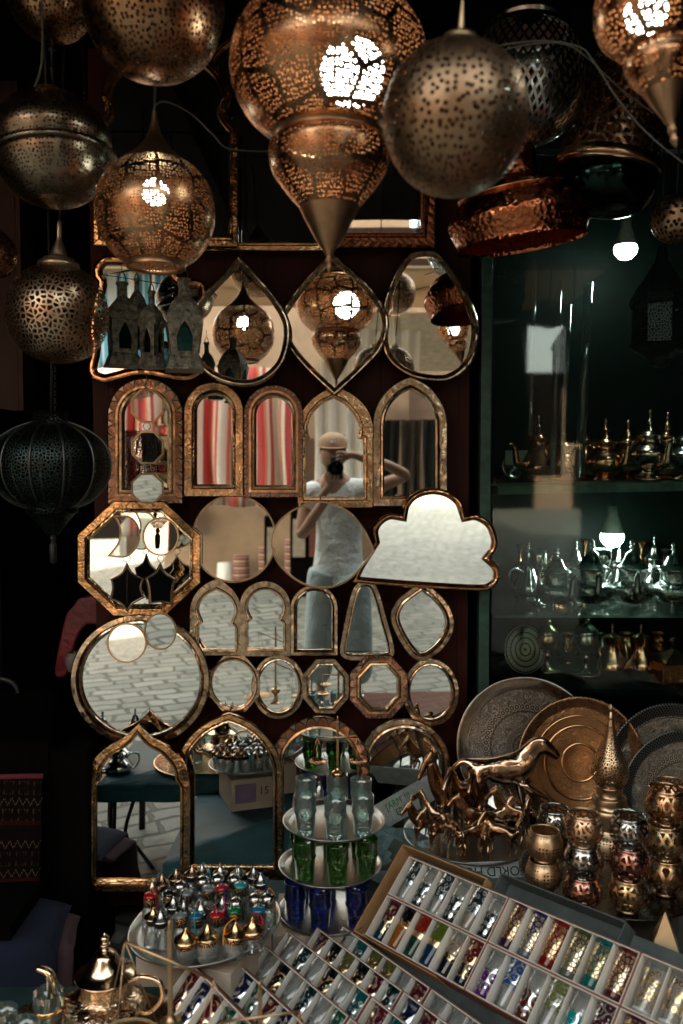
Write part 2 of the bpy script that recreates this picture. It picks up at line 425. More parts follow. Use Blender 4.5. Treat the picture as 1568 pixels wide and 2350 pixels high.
m_stucco = plain('tan_stucco_wall', (.30, .20, .13), .85, .22, 2.2, .35, bs=30, bd=.01)
m_stucco2 = plain('pink_stucco_wall', (.30, .19, .14), .85, .2, 1.6, .3, bs=30, bd=.01)
# stall shell: side, back and ceiling of the shop and the building above it
def wallbox(name, c, d, m, label=None, cat='wall', **k):
    o = obj(name, MB().box(c, d), m)
    return tag(o, label, cat) if label else struct(o)
wallbox('shop_back_wall', (0, 5.1, 1.55), (9.2, .2, 3.1), m_darkwall, 'shade-darkened back wall of the shop behind the mirror board')
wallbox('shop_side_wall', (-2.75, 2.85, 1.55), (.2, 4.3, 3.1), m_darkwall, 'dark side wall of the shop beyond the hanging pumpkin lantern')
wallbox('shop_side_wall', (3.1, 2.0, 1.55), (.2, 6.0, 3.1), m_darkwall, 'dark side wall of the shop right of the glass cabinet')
bld = thing('shop_building', 'tan stucco shop building rising above the dark stall ceiling', 'building', (0, 0, 0))
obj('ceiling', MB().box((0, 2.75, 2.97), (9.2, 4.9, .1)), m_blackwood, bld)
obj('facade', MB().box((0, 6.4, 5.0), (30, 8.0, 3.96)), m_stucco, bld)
obj('shade_storey', MB().box((-2.9, 6.6, 9.6), (11.2, 7.8, 5.2)), m_stucco, bld)  # unseen storey added to shade the square and the facade opposite
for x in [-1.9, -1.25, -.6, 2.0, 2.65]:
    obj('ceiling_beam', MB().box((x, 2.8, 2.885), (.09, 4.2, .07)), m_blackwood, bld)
# wood board the mirrors hang on
BY = 2.72
def W(u, v, Y): p = P(u, v, Y); return p
a = W(208, 570, BY); b_ = W(1068, 2120, BY)
zb = .15
tag(obj('mirror_board', MB().box(((a.x + b_.x) / 2, BY + .02, (zb + 3.08) / 2), (b_.x - a.x, .04, 3.08 - zb)), m_redwood), 'dark red plank board covered with hanging mirrors', 'board')
# pillar at far left
p0 = W(0, 700, 2.95); p1 = W(52, 700, 2.95)
tag(obj('wooden_pillar', MB().box(((p1.x - .3), 3.0, 2.36), (.6, .12, 1.12)), m_pillar), 'worn pinkish wooden pillar at the far left behind the pierced brass ball', 'pillar')
p1 = W(540, 60, 3.0)
tag(obj('plaster_pier', MB().box((p1.x, 3.02, 2.9), (.11, .1, .36)), m_stucco2), 'short pinkish plaster pier high up left of the big onion lamp', 'pier')

nb = thing('shade_partition', 'dark wooden partition added at the right of the lane to block light', 'partition', (2.45, -1.4, 0))
obj('panel', MB().box((0, 0, 1.7), (.08, 3.2, 3.4)), m_blackwood, nb)  # added so that less light reaches the stall from the right
tag(obj('shade_block', MB().box((-1.62, 2.95, .90), (.94, .26, 1.8)), m_blackwood), 'black block added to darken the far left', 'shade_block')  # black block added so the far left stays dark below the pillar
# ================================================================ ACROSS THE STREET (seen in the mirrors)
FY = -6.0
b2 = thing('tan_building', 'tan stucco building across the street behind the photographer', 'building')
obj('wall', MB().box((-.9, FY - 2.5, 3.2), (3.6, 5, 6.4)), m_stucco, b2)
obj('wall', MB().box((1.2, FY - 3.0, 2.0), (.6, 5, 4.0)), m_stucco2, b2)
obj('door', MB().box((-.25, FY + .02, 1.0), (.7, .06, 2.0)), plain('brown_door', (.10, .05, .03)), b2)
for x, z in ((-1.9, 4.6), (-.3, 4.6)):
    w = obj('window', MB().box((x, FY + .03, z), (.7, .06, 1.0)), m_blackwood, b2)
b3 = thing('far_building', 'pinkish far building closing the street at the left', 'building')
obj('wall', MB().box((-9.5, -16, 3.5), (11, 5, 7)), m_stucco2, b3)
for i in range(3): obj('door', MB().box((-6.2 - i * 2.6, -13.47, 1.2), (1.3, .08, 2.4)), m_blackwood, b3)
b4 = thing('low_building', 'low tan building with sunlit front at the far right end of the square', 'building')
obj('wall', MB().box((13, -30, 2.6), (26, 5, 5.2)), m_stucco, b4)
for i in range(6): obj('door', MB().box((3.5 + i * 3.2, -27.47, 1.2), (1.7, .08, 2.4)), m_blackwood, b4)
b5 = thing('side_building', 'tall pink building along the right side of the square', 'building')
obj('wall', MB().box((17, -10, 3.8), (6, 26, 7.6)), m_stucco2, b5)
b6 = thing('side_building', 'tall tan building along the left side of the street', 'building')
obj('wall', MB().box((-14, -6, 3.6), (6, 22, 7.2)), m_stucco, b6)

def mk_stripes(name, cols, p, axis=0):
    g = G(name); uv = g.uv(); s = g.n('SeparateXYZ', Vector=uv).outputs[axis]
    f = g.math('FRACT', g.math('DIVIDE', s, p)); c = g.ramp(f, cols, 'CONSTANT')
    n = g.noise(g.ob(), 120, 3)
    return g.done(g.bsdf(Base_Color=g.mix(g.math('MULTIPLY', n, .25), c, (.3, .2, .15)), Roughness=.9, Normal=g.bump(n, .3, .002), Sheen_Weight=.2))
RD = (.55, .03, .035); WH = (.78, .70, .58); OR = (.75, .22, .10)
m_redwhite = mk_stripes('red_white_striped_cloth', [(0, WH), (.18, OR), (.26, WH), (.38, RD), (.66, OR), (.74, WH), (.82, RD), (.92, WH)], .30)
m_bluewhite = mk_stripes('blue_white_striped_cloth', [(0, (.75, .8, .8)), (.2, (.03, .25, .42)), (.45, (.7, .78, .8)), (.55, (.05, .35, .5)), (.85, (.75, .8, .8))], .22)
m_whitecloth = plain('white_cotton', (.78, .76, .70), .9, .05, 6, .4, bs=140)
m_greycloth = plain('grey_curtain_cloth', (.32, .30, .27), .9, .1)
def drape(name, label, mat, x0, x1, z0, z1, y, folds=7, amp=.05, cat='textile', group=None, ragged=.02):
    mb = MB(); nx, nz = 60, 14; vs = []; uv = []
    for j in range(nz + 1):
        t = j / nz
        for i in range(nx + 1):
            s = i / nx; x = x0 + (x1 - x0) * s; z = z0 + (z1 - z0) * t
            if j == 0: z += ragged * math.sin(s * 9 + x0 * 5)
            vs.append((x + .01 * math.sin(t * 5 + s * 9), y + amp * (1.15 - .5 * t) * math.sin(s * folds * 2 * PI + .8 * math.sin(t * 3) + x0), z)); uv.append((s * (x1 - x0) * 1.1, z))
    fs = [[j * (nx + 1) + i, j * (nx + 1) + i + 1, (j + 1) * (nx + 1) + i + 1, (j + 1) * (nx + 1) + i] for j in range(nz) for i in range(nx)]
    mb.add(vs, fs, uv, True)
    return tag(obj(name, mb, mat, solid=.006), label, cat, group)
drape('hanging_cloth', 'red and white striped cloth hanging left of the photographer', m_redwhite, -1.75, -.42, 1.33, 2.5, -2.4, 6, .09)
drape('hanging_cloth', 'blue and white striped cloth hanging high behind the metal lanterns', m_bluewhite, -2.5, -1.5, 2.6, 3.9, -3.2, 4)
drape('hanging_cloth', 'long white cloth hanging straight behind the photographer', m_whitecloth, -.22, .42, 1.2, 3.3, -4.2, 4, .06)
drape('hanging_cloth', 'short white cloth hanging on the wall left of the street door', m_whitecloth, -2.1, -1.55, .85, 1.9, -5.6, 3, .04)
for k, (x, c) in enumerate([(.55, (.02, .02, .02)), (.8, (.05, .04, .03)), (1.05, (.015, .02, .02)), (1.55, (.04, .05, .045))]):
    drape('hanging_garment', ['black garment hanging first to the right of the white cloth', 'brown garment hanging second to the right of the white cloth', 'black garment hanging third to the right of the white cloth', 'grey-green garment hanging past the pale curtain'][k],
          plain('garment_%d' % k, c, .9), x - .11, x + .11, .95, 2.15, -4.4, 2, .05, 'garment', 'garments hanging across the street')
drape('curtain', 'pale grey curtain hanging between the dark garments', m_greycloth, 1.2, 1.42, .9, 2.8, -4.3, 3, .04, 'curtain')
aw = thing('street_awning', 'cream canvas awning over the stall across the street', 'awning', (.95, -4.7, 3.05))
obj('canvas', MB().box((0, 0, 0), (1.5, 1.9, .03), Matrix.Rotation(R(12), 4, 'X')), plain('cream_canvas', (.72, .60, .45), .85), aw)
cv = G('shade_canopy_canvas'); cvn = cv.mix(cv.noise(cv.ob(), 1.5, 4), (.50, .36, .24), (.62, .48, .34))
m_canopy = cv.done(cv.n('MixShader', Fac=.35, i1=cv.n('BsdfDiffuse', Color=cvn).outputs[0], i2=cv.n('BsdfTranslucent', Color=cvn).outputs[0]).outputs[0])
cn = thing('shade_canopy', 'tan canvas canopy added high over the lane to hold back sky light', 'canopy', (0, -4.0, 3.55))
obj('canvas', MB().box((0, 0, 0), (5.4, 2.0, .02)), m_canopy, cn)  # added to cut sky light on the stall; mirrors catch its underside
for y in (-.95, 0, .95): obj('rafter', MB().box((0, y, .05), (5.5, .06, .08)), m_pillar, cn)
ds = thing('dark_stall', 'dark open stall with tan awning on the right across the street', 'stall', (5.4, -5.2, 0))
obj('wall', MB().box((0, -.9, 1.5), (3.6, .1, 3.0)), m_darkwall, ds); obj('counter', MB().box((0, .2, .45), (3.4, .7, .9)), m_blackwood, ds)
for x in (-1.75, 1.75): obj('side_wall', MB().box((x, 0, 1.5), (.1, 1.8, 3.0)), m_darkwall, ds)
obj('awning', MB().box((0, .5, 2.75), (3.9, 2.2, .04), Matrix.Translation((0, 0, 0)) @ Matrix.Rotation(R(7), 4, 'X')), plain('cream_canvas', (.72, .60, .45), .85), ds)
tp = thing('blocking_tarp', 'dark green tarpaulins added over the right side of the street to block sky', 'tarpaulin', (0, -5.0, 0))
for x0, x1, z0, z1 in ((1.3, 2.3, 1.48, 4.6), (2.3, 2.78, 3.35, 4.6), (2.78, 7.5, 1.9, 5.2)):
    obj('panel', MB().box(((x0 + x1) / 2, -.02 * x0, (z0 + z1) / 2), (x1 - x0, .03, z1 - z0)), plain('dark_green_tarp', (.01, .022, .018), .9, spec=.1), tp)  # panels added and shaped to keep bright sky out of the cabinet pane
tag(obj('brown_canvas', MB().box((2.54, -5.2, 2.15), (.5, .03, 1.3)), plain('brown_canvas', (.14, .075, .05), .9)), 'brown canvas sheet hanging in the gap between the green tarpaulins', 'canvas')
# stacked rugs, shelf and posters by the street door
m_rug1 = mk_stripes('dark_red_rug', [(0, (.18, .02, .02)), (.3, (.04, .03, .05)), (.4, (.45, .30, .15)), (.5, (.18, .02, .02)), (.8, (.5, .42, .3))], .09, 1)
for i, (x, z, h, m, l) in enumerate([(-.62, .35, .7, m_rug1, 'tall dark red patterned rug roll standing by the street door'), (-.95, .3, .6, m_rug1, 'shorter dark red rug roll standing at the foot of the wall'),
                                     (-1.15, .25, .5, m_whitecloth, 'rolled white blanket standing at the foot of the wall')]):
    tag(obj('rolled_rug', MB().lathe([(0, -h / 2), (.1, -h / 2), (.11, 0), (.1, h / 2), (0, h / 2)], 24, Matrix.Translation((x, -5.5, z))), m), l, 'rug')
tb = thing('display_shelf', 'black shelf of framed panels standing beside the street door', 'shelf', (-.32, -5.2, 0))
obj('cabinet', MB().box((0, 0, .55), (.62, .3, 1.1)), m_blackwood, tb)
for i in range(3): obj('panel', MB().box((-.2 + i * .2, .16, .75), (.15, .02, .45)), plain('panel_%d' % i, [(.3, .25, .2), (.12, .03, .02), (.04, .10, .09)][i], .6), tb)
# shoes / leather slippers laid in front, and the low table beyond the left goods
m_leather = plain('tan_leather', (.55, .30, .14), .6, .3)
# ---------------------------------------------------------------- photographer
def build_person():
    g = thing('person', 'photographer in tan cap and white t-shirt holding a black camera at the eye', 'person', (0, 0, 0))
    m_skin = plain('skin', (.42, .23, .15), .5, .12, 8, .1)
    J = {}; E = []
    def j(k, p, r): J[k] = (p, r)
    j('pelvis', (-.02, -.42, .96), (.12, .09)); j('waist', (-.02, -.43, 1.12), (.11, .085)); j('chest', (-.01, -.42, 1.32), (.17, .12)); j('neckb', (-.01, -.38, 1.50), .075)
    j('neck', (-.015, -.35, 1.57), .055); j('jaw', (-.02, -.30, 1.615), (.062, .07)); j('head', (-.02, -.30, 1.70), (.078, .092)); j('crown', (-.02, -.31, 1.775), (.068, .08))
    E.append(['pelvis', 'waist', 'chest', 'neckb', 'neck', 'jaw', 'head', 'crown'])
    # photographer's right arm (raised, elbow out): +x
    for k, p, r in [('sr', (.18, -.41, 1.45), .062), ('ur', (.31, -.36, 1.50), .048), ('er', (.44, -.28, 1.55), .042), ('fr', (.30, -.19, 1.62), .037), ('wr', (.12, -.115, 1.685), .026), ('pr', (.07, -.095, 1.69), (.034, .018))]: j(k, p, r)
    E.append(['neckb', 'sr', 'ur', 'er', 'fr', 'wr', 'pr'])
    for k, p, r in [('sl', (-.20, -.40, 1.44), .062), ('ul', (-.25, -.37, 1.30), .048), ('el', (-.27, -.31, 1.15), .042), ('fl', (-.17, -.22, 1.30), .037), ('wl', (-.06, -.13, 1.46), .027), ('pl', (-.03, -.10, 1.505), (.034, .02))]: j(k, p, r)
    E.append(['neckb', 'sl', 'ul', 'el', 'fl', 'wl', 'pl'])
    for s, sgn in (('R', 1), ('L', -1)):
        j('hip' + s, (-.02 + sgn * .09, -.42, .90), .095); j('kn' + s, (-.02 + sgn * .11, -.40, .50), .058); j('an' + s, (-.02 + sgn * .12, -.45, .10), .038)
        j('to' + s, (-.02 + sgn * .14, -.30, .04), .035); E.append(['pelvis', 'hip' + s, 'kn' + s, 'an' + s, 'to' + s])
    # fingers: right hand folds over the top of the camera, left hand supports the lens from below
    for q in range(4):
        z = 1.70 - q * .022; L = [.9, 1, .95, .8][q]
        a_ = 'f%da' % q; j(a_, (.045, -.085, z), .0095); j('f%db' % q, (.015 * L, -.065, z + .004), .0085); j('f%dc' % q, (.00, -.060, z - .006), .007); E.append(['pr', a_, 'f%db' % q, 'f%dc' % q])
        x = -.055 + q * .022; a_ = 'g%da' % q; j(a_, (x, -.07, 1.515), .0095); j('g%db' % q, (x, -.035, 1.53), .0085); j('g%dc' % q, (x + .004, -.02, 1.555 * 1.0), .007); E.append(['pl', a_, 'g%db' % q, 'g%dc' % q])
    j('tha', (.06, -.10, 1.655), .011); j('thb', (.035, -.115, 1.635), .009); E.append(['pr', 'tha', 'thb'])
    j('tla', (-.065, -.085, 1.53), .011); j('tlb', (-.065, -.06, 1.565), .009); E.append(['pl', 'tla', 'tlb'])
    j('nose', (-.02, -.215, 1.675), .012); j('nosetip', (-.02, -.195, 1.662), .010); E.append(['head', 'nose', 'nosetip'])
    for s in (-1, 1): k = 'ear%d' % s; j(k, (-.02 + s * .088, -.31, 1.68), (.012, .022)); E.append(['head', k])
    skin('body', J, E, m_skin, g, 'pelvis')
    shirt = {'p': ((-.02, -.42, .80), (.20, .165)), 'p2': ((-.02, -.42, .95), (.185, .15)), 'w': ((-.02, -.43, 1.10), (.16, .12)), 'c': ((-.01, -.42, 1.33), (.195, .14)), 'n': ((-.01, -.39, 1.47), (.12, .09)),
             'a': ((.19, -.41, 1.45), .085), 'b': ((.31, -.37, 1.50), .068), 'a2': ((-.21, -.40, 1.43), .085), 'b2': ((-.25, -.38, 1.30), .07)}
    skin('shirt', shirt, [['p', 'p2', 'w', 'c', 'n', 'a', 'b'], ['n', 'a2', 'b2']], plain('white_tshirt', (.88, .88, .84), .85, .04, 6, 1.0, bs=8, bd=.06), g, 'p')
    tr = {'p': ((-.02, -.42, 1.02), (.17, .13))}
    ed = []
    for s, sgn in (('R', 1), ('L', -1)):
        tr['h' + s] = ((-.02 + sgn * .095, -.42, .88), .13); tr['k' + s] = ((-.02 + sgn * .13, -.40, .50), .112); tr['c' + s] = ((-.02 + sgn * .14, -.44, .11), .105); ed.append(['p', 'h' + s, 'k' + s, 'c' + s])
    skin('trousers', tr, ed, plain('light_blue_trousers', (.50, .58, .58), .9, .08, 5, 1.0, bs=7, bd=.05), g, 'p')
    for sgn in (-1, 1):
        sh = obj('shoe', MB().sphere((-.02 + sgn * .14, -.36, .045), .06, 16, 8, sq=(.85, 2.3, .85)), plain('blue_shoe', (.05, .22, .30), .5), g)
    cap = MB(); M0 = Matrix.Translation((-.02, -.315, 1.735))
    cap.lathe([(.098, 0), (.100, .02), (.094, .055), (.070, .085), (.03, .10), (0, .102)], 28, M0 @ Matrix.Diagonal((1, 1.12, 1, 1)))
    vs = []; n = 14
    for i in range(n + 1):
        t = PI * i / n; vs.append((-.02 + .088 * math.cos(t), -.24 + .0 * math.sin(t), 1.742)); vs.append((-.02 + .082 * math.cos(t), -.235 + .085 * math.sin(t), 1.742 - .012 * math.sin(t)))
    cap.add(vs, [[2 * i, 2 * i + 1, 2 * i + 3, 2 * i + 2] for i in range(n)])
    co = obj('cap', cap, plain('tan_cap', (.50, .30, .18), .85), g)
    me_ = plain('pale_thread', (.75, .78, .75), .8)
    for ch in 'NY':
        t = text('cap_emblem', ch, me_, g, Matrix.Translation((-.02, -.20, 1.785)) @ Matrix.Rotation(R(62), 4, 'X'), .052, .002); 
        # facing +y, so turn the glyph round
        t.matrix_local = Matrix.Translation((-.02, -.206, 1.782)) @ Matrix.Rotation(R(180), 4, 'Z') @ Matrix.Rotation(R(72), 4, 'X')
    obj('hair', MB().lathe([(.084, -.06), (.092, -.02), (.090, 0.004)], 28, M0 @ Matrix.Translation((0, -.035, 0)) @ Matrix.Diagonal((.98, .85, 1, 1))), plain('dark_hair', (.03, .02, .015), .8), g)
    c = thing('camera', 'black camera with a big round lens held upright by the photographer', 'camera')
    m_cam = plain('camera_black', (.012, .012, .012), .35, .2)
    obj('camera_body', MB().box((.005, -.125, 1.60), (.085, .05, .15)), m_cam, c, bevel=.01)
    obj('viewfinder', MB().box((-.045, -.13, 1.60), (.025, .045, .05)), m_cam, c, bevel=.004)
    obj('lens', MB().lathe([(.0, -.055), (.036, -.055), (.040, -.06), (.040, -.02), (.047, .0), (.049, .03), (.046, .031), (.044, 0), (.030, -.012), (0, -.010)], 36,
                           Matrix.Translation((0, -.05, 1.6)) @ Matrix.Rotation(R(-90), 4, 'X') @ Matrix.Translation((0, 0, 0))), plain('lens_black', (.006, .006, .007), .25), c)
build_person()
# ================================================================ MIRRORS
def arc(cx, cy_, rx, ry, a0, a1, n=16):
    return [(cx + rx * math.cos(R(a0 + (a1 - a0) * i / n)), cy_ - ry * math.sin(R(a0 + (a1 - a0) * i / n))) for i in range(n + 1)]
def o_arch(x0, x1, yt, yb):
    r = (x1 - x0) / 2; return [(x0, yb)] + arc((x0 + x1) / 2, yt + r, r, r, 180, 0, 24) + [(x1, yb)]
def o_lancet(x0, x1, yt, yb, h=1.25, bulge=.16):
    w = (x1 - x0) / 2; xm = (x0 + x1) / 2; ys = yt + w * h; out = [(x0, yb)]
    L = []
    for i in range(13):
        t = i / 12; ang = t * PI / 2
        L.append((x0 + w * (1 - math.cos(ang)) * (1 - bulge * 0) , ys - (ys - yt) * (math.sin(ang) ** .95 * .86 + .14 * t ** 3)))
    L = [(x0 + w * t_, y) for t_, y in [((1 - math.cos(i / 12 * R(74))) / (1 - math.cos(R(74))), ys - (ys - yt) * math.sin(i / 12 * R(74)) / math.sin(R(74))) for i in range(13)]]
    return out + L + [(2 * xm - x, y) for x, y in reversed(L[:-1])] + [(x1, yb)]
def o_keyhole(x0, x1, yt, yb, cusp=.09, neck=.80, pointed=False, spring=None):
    """a horseshoe arch above straight sides, with a little cusp where they meet"""
    w = (x1 - x0); xm = (x0 + x1) / 2; r = w / 2; c = w * cusp; yc = yt + r * (1.12 if pointed else 1.0)
    ysp = yc + r * neck
    L = [(x0, yb), (x0, ysp + c * .7), (x0 + c, ysp - c * .25)]
    if pointed:
        A = [(x0 + c * .55, ysp - c * 1.1), (x0, yc), (x0 + r * .16, yc - r * .50), (x0 + r * .5, yc - r * .86), (xm, yt)]
        A = cr([A[0], A[1], A[2], A[3], (*A[4], 1)], 5)
    else:
        A = arc(xm, yc, r, r, 180 + math.degrees(math.asin(min(.7, neck * .8))), 90, 14)
    L += A; return L + [(2 * xm - x, y) for x, y in reversed(L[:-1] if not False else L)]
def o_poly(cx, cy_, rx, ry, n=8, rot=22.5): return [(cx + rx * math.cos(R(rot + 360 * i / n)), cy_ - ry * math.sin(R(rot + 360 * i / n))) for i in range(n)]
def o_circ(cx, cy_, rx, ry=None): return [(cx + rx * math.cos(2 * PI * i / 56), cy_ - (ry or rx) * math.sin(2 * PI * i / 56)) for i in range(56)]
SEC = {'roll': [(0, 0), (0, .8), (.10, .95), (.50, 1.0), (.56, .62), (.64, .95), (.78, 1.05), (.90, .70), (.93, .45), (1, .15)],
       'flat': [(0, 0), (0, .75), (.08, .9), (.62, .9), (.66, .6), (.72, .85), (.86, .95), (.95, .5), (1, .2)],
       'round': [(0, 0), (0, .5), (.12, .82), (.3, .98), (.5, 1.0), (.7, .85), (.88, .5), (1, .15)],
       'bevel': [(0, 0), (0, .3), (.25, .95), (.45, 1.0), (.75, .5), (1, .12)],
       'thin': [(0, 0), (0, 1), (1, 1), (1, .2)]}
def tidy(pts):
    out = []
    for p in pts:
        if not out or math.hypot(p[0] - out[-1][0], p[1] - out[-1][1]) > .4: out.append(p[:2])
    if math.hypot(out[0][0] - out[-1][0], out[0][1] - out[-1][1]) < .4: out.pop()
    return out
def mirror(out, fw, sec, mat, label, Y=2.655, h=.016, yaw=0, pitch=0, inner=None, name='wall_mirror', group='mirrors on the red board', cat='mirror', inmat=None):
    """out: outline in picture units, set on the board at depth Y; fw: frame width"""
    out = tidy(out); us = [p[0] for p in out]; vs = [p[1] for p in out]; c = P((min(us) + max(us)) / 2, (min(vs) + max(vs)) / 2, Y)
    poly = [(w.x - c.x, w.z - c.z) for w in (P(u, v, Y) for u, v in out)]
    w = fw * PXM(Y); t = thing(name, label, cat, c, (R(pitch), 0, R(yaw)), group)
    mb = MB(); s = [(d * w, hh * h) for d, hh in SEC[sec]]
    if inner is None: ins = mb.sweep(poly, s)
    else:                       # flat plate between the outer outline and a differently shaped opening, then a raised lip
        inn = tidy(inner); n = 120
        def rs(pl, n):
            q = [Vector(a) for a in pl]; L = [0]
            for i in range(len(q)): L.append(L[-1] + (q[(i + 1) % len(q)] - q[i]).length)
            o = []; k = 0
            for i in range(n):
                d = L[-1] * i / n
                while L[k + 1] < d: k += 1
                f = (d - L[k]) / max(1e-9, L[k + 1] - L[k]); o.append(q[k] * (1 - f) + q[(k + 1) % len(q)] * f)
            return o
        ipl = [(a.x - c.x, a.z - c.z) for a in (P(u, v, Y) for u, v in inn)]
        def srt(pl):
            q = [Vector(x) for x in pl]; ar = sum(q[i].x * q[(i + 1) % len(q)].y - q[(i + 1) % len(q)].x * q[i].y for i in range(len(q)))
            if ar < 0: q.reverse()
            k = max(range(len(q)), key=lambda i: q[i].y - abs(q[i].x) * .01); return q[k:] + q[:k]
        A = rs(srt(poly), n); B = rs(srt(ipl), n)
        V = [(a.x, 0, a.y) for a in A] + [(a.x, -h * .85, a.y) for a in A] + [(b.x, -h * .9, b.y) for b in B]
        F = [[k * n + i, k * n + (i + 1) % n, (k + 1) * n + (i + 1) % n, (k + 1) * n + i] for k in range(2) for i in range(n)]
        mb.add(V, F, [(v[0], v[2]) for v in V], False)
        lip = [(-w * .5, .9 * h), (-w * .36, 1.25 * h), (-w * .16, 1.2 * h), (0, .4 * h), (w * .04, .15 * h)]
        ins = mb.sweep([(p.x, p.y) for p in B], lip)
    obj('frame', mb, mat, t)
    if name == 'wall_mirror':
        tx_, tz_ = max(poly, key=lambda p: p[1] - abs(p[0]) * .02); hk = MB(); hk.tube([(tx_, .006, tz_ - .004), (tx_ + .002, .012, tz_ + .014), (tx_, BY - Y - .004, tz_ + .020)], .0012, 5); hk.sphere((tx_, BY - Y - .008, tz_ + .020), .0032, 8, 5)
        obj('hook', hk, m_dark, t)
    obj('glass', MB().prism([(x * 1.0, z) for x, z in ins], -.001, -.0042 if sec != 'thin' else -h * .5), inmat or m_mirror, t)
    return t
# -- top row of big mirrors
mirror([(217, 566), (217, 290)] + cr([(217, 290, 1), (242, 262), (236, 225), (252, 175), (300, 130), (384, 108), (462, 128), (512, 170), (532, 225), (522, 262), (548, 296, 1)], 6) + [(548, 568)], 23, 'roll', m_leaf,
       'large gold keyhole-arched mirror behind the teardrop lamp, its inside dark', Y=2.62, group='big gold framed mirrors at the top')
mirror([(546, 578), (470, 578), (470, 150)] + cr([(470, 150, 1), (492, 112), (540, 76), (620, 40), (700, 60), (752, 120, 1)], 6) + [(752, 578)], 20, 'roll', m_leaf,
       'large gold arched mirror half hidden behind the one with the keyhole arch', Y=2.66, group='big gold framed mirrors at the top')
m3 = mirror([(742, 292), (1000, 292), (1000, 570), (742, 570)], 34, 'flat', m_petal_red, 'rectangular mirror in a red copper petal frame under the big globes', Y=2.64, h=.02, pitch=1.4)
# -- second row
OG = m_copper
mirror(cr([(212, 870, 1), (204, 846), (212, 800), (207, 760), (214, 700), (226, 655), (218, 638), (218, 612), (238, 590), (262, 588), (300, 588), (385, 588), (402, 592), (406, 622), (425, 640), (470, 648), (478, 700), (470, 760), (474, 830), (462, 862), (420, 876), (330, 862), (262, 876, 0), (240, 880)], 4, True),
       21, 'round', OG, 'scalloped copper-framed mirror behind the three metal lanterns', Y=2.66)
mirror(cr([(547, 590, 1), (585, 625), (640, 690), (668, 752), (655, 830), (610, 876), (550, 888), (478, 862), (432, 800), (436, 725), (470, 672), (512, 628)], 8, True), 17, 'bevel', m_champ,
       'teardrop mirror showing the teardrop lamp, right of the metal lanterns', Y=2.60)
mirror(cr([(762, 578, 1), (800, 610), (862, 672), (893, 735), (878, 800), (835, 850), (768, 912, 1), (700, 848), (655, 790), (640, 735), (655, 700), (700, 640)], 8, True), 17, 'bevel', m_champ,
       'almond mirror pointed at top and bottom, showing the big onion lamp', Y=2.635)
mirror(cr([(968, 572), (1010, 580), (1052, 635), (1085, 700), (1099, 760), (1085, 830), (1040, 872), (990, 878), (930, 862), (885, 822), (872, 760), (880, 690), (905, 625), (935, 584)], 7, True), 18, 'bevel', m_champ,
       'egg-shaped mirror with several round lamps in it, rightmost of its row', Y=2.65, yaw=-1.9)
# -- third row of arched mirrors
mirror(o_arch(250, 422, 868, 1157), 38, 'flat', m_petal, 'arched mirror in a copper petal frame with octagon mirrors hanging before it', Y=2.655, h=.02, yaw=3.2)
mirror(o_arch(424, 561, 878, 1140), 29, 'flat', m_oldgold, 'round-arched mirror in hammered gold showing the striped cloth, second in the row', Y=2.655, h=.02, yaw=-.6)
mirror(o_arch(560, 698, 884, 1142), 29, 'flat', m_petal_s, 'round-arched mirror in a narrow petal frame, third in its row', Y=2.65, h=.02, yaw=-.3)
mirror(o_lancet(684, 856, 890, 1164, 1.15), 18, 'flat', m_oldgold, 'pointed keyhole mirror in aged gold with the photographer in it', Y=2.65, h=.018, yaw=.36,
       inner=[(703, 1140), (703, 1008), (712, 1007), (708, 996), (706, 978), (715, 952), (738, 927), (766, 914), (790, 927), (814, 952), (825, 978), (823, 996), (820, 1007), (834, 1008), (834, 1140)])
mirror(o_lancet(855, 1026, 866, 1162, 1.3), 27, 'flat', m_champ, 'tall pointed mirror in pale worn brass, last of the arched row', Y=2.645, h=.018)
# -- fourth row
mirror(o_poly(322, 1281, 153, 142), 27, 'flat', m_leaf, 'large gold octagon mirror with four small shaped mirrors hanging over it', Y=2.64, h=.02, yaw=-1.0)
mirror(o_circ(538, 1236, 97, 101), 4, 'thin', m_thinframe, 'round mirror with a thin dark edge, left of the eye-shaped one', Y=2.655, h=.008, yaw=1.2, pitch=-.4)
mirror(cr([(861, 1266, 1), (822, 1312), (790, 1338), (745, 1350), (690, 1338), (640, 1296), (622, 1245), (640, 1195), (690, 1160), (742, 1150), (800, 1172), (838, 1216)], 7, True), 4, 'thin', m_thinframe,
       'thin-edged eye-shaped mirror with one pointed end and the white shirt in it', Y=2.590, h=.008)
mirror(cr([(806, 1334, 1), (818, 1304), (838, 1270), (856, 1242, 1), (853, 1216), (866, 1192), (892, 1177), (920, 1180, 1), (926, 1156), (948, 1132), (986, 1120), (1026, 1126), (1056, 1148), (1070, 1182, 1), (1096, 1180), (1128, 1200), (1143, 1236), (1140, 1262), (1126, 1281, 1), (1146, 1302), (1147, 1332), (1126, 1353), (1092, 1357), (980, 1350), (880, 1342)], 5, True), 15, 'round', m_copper,
       'cloud-shaped mirror in shiny copper reflecting the open street', Y=2.622, h=.018, yaw=4.2, pitch=1.0)
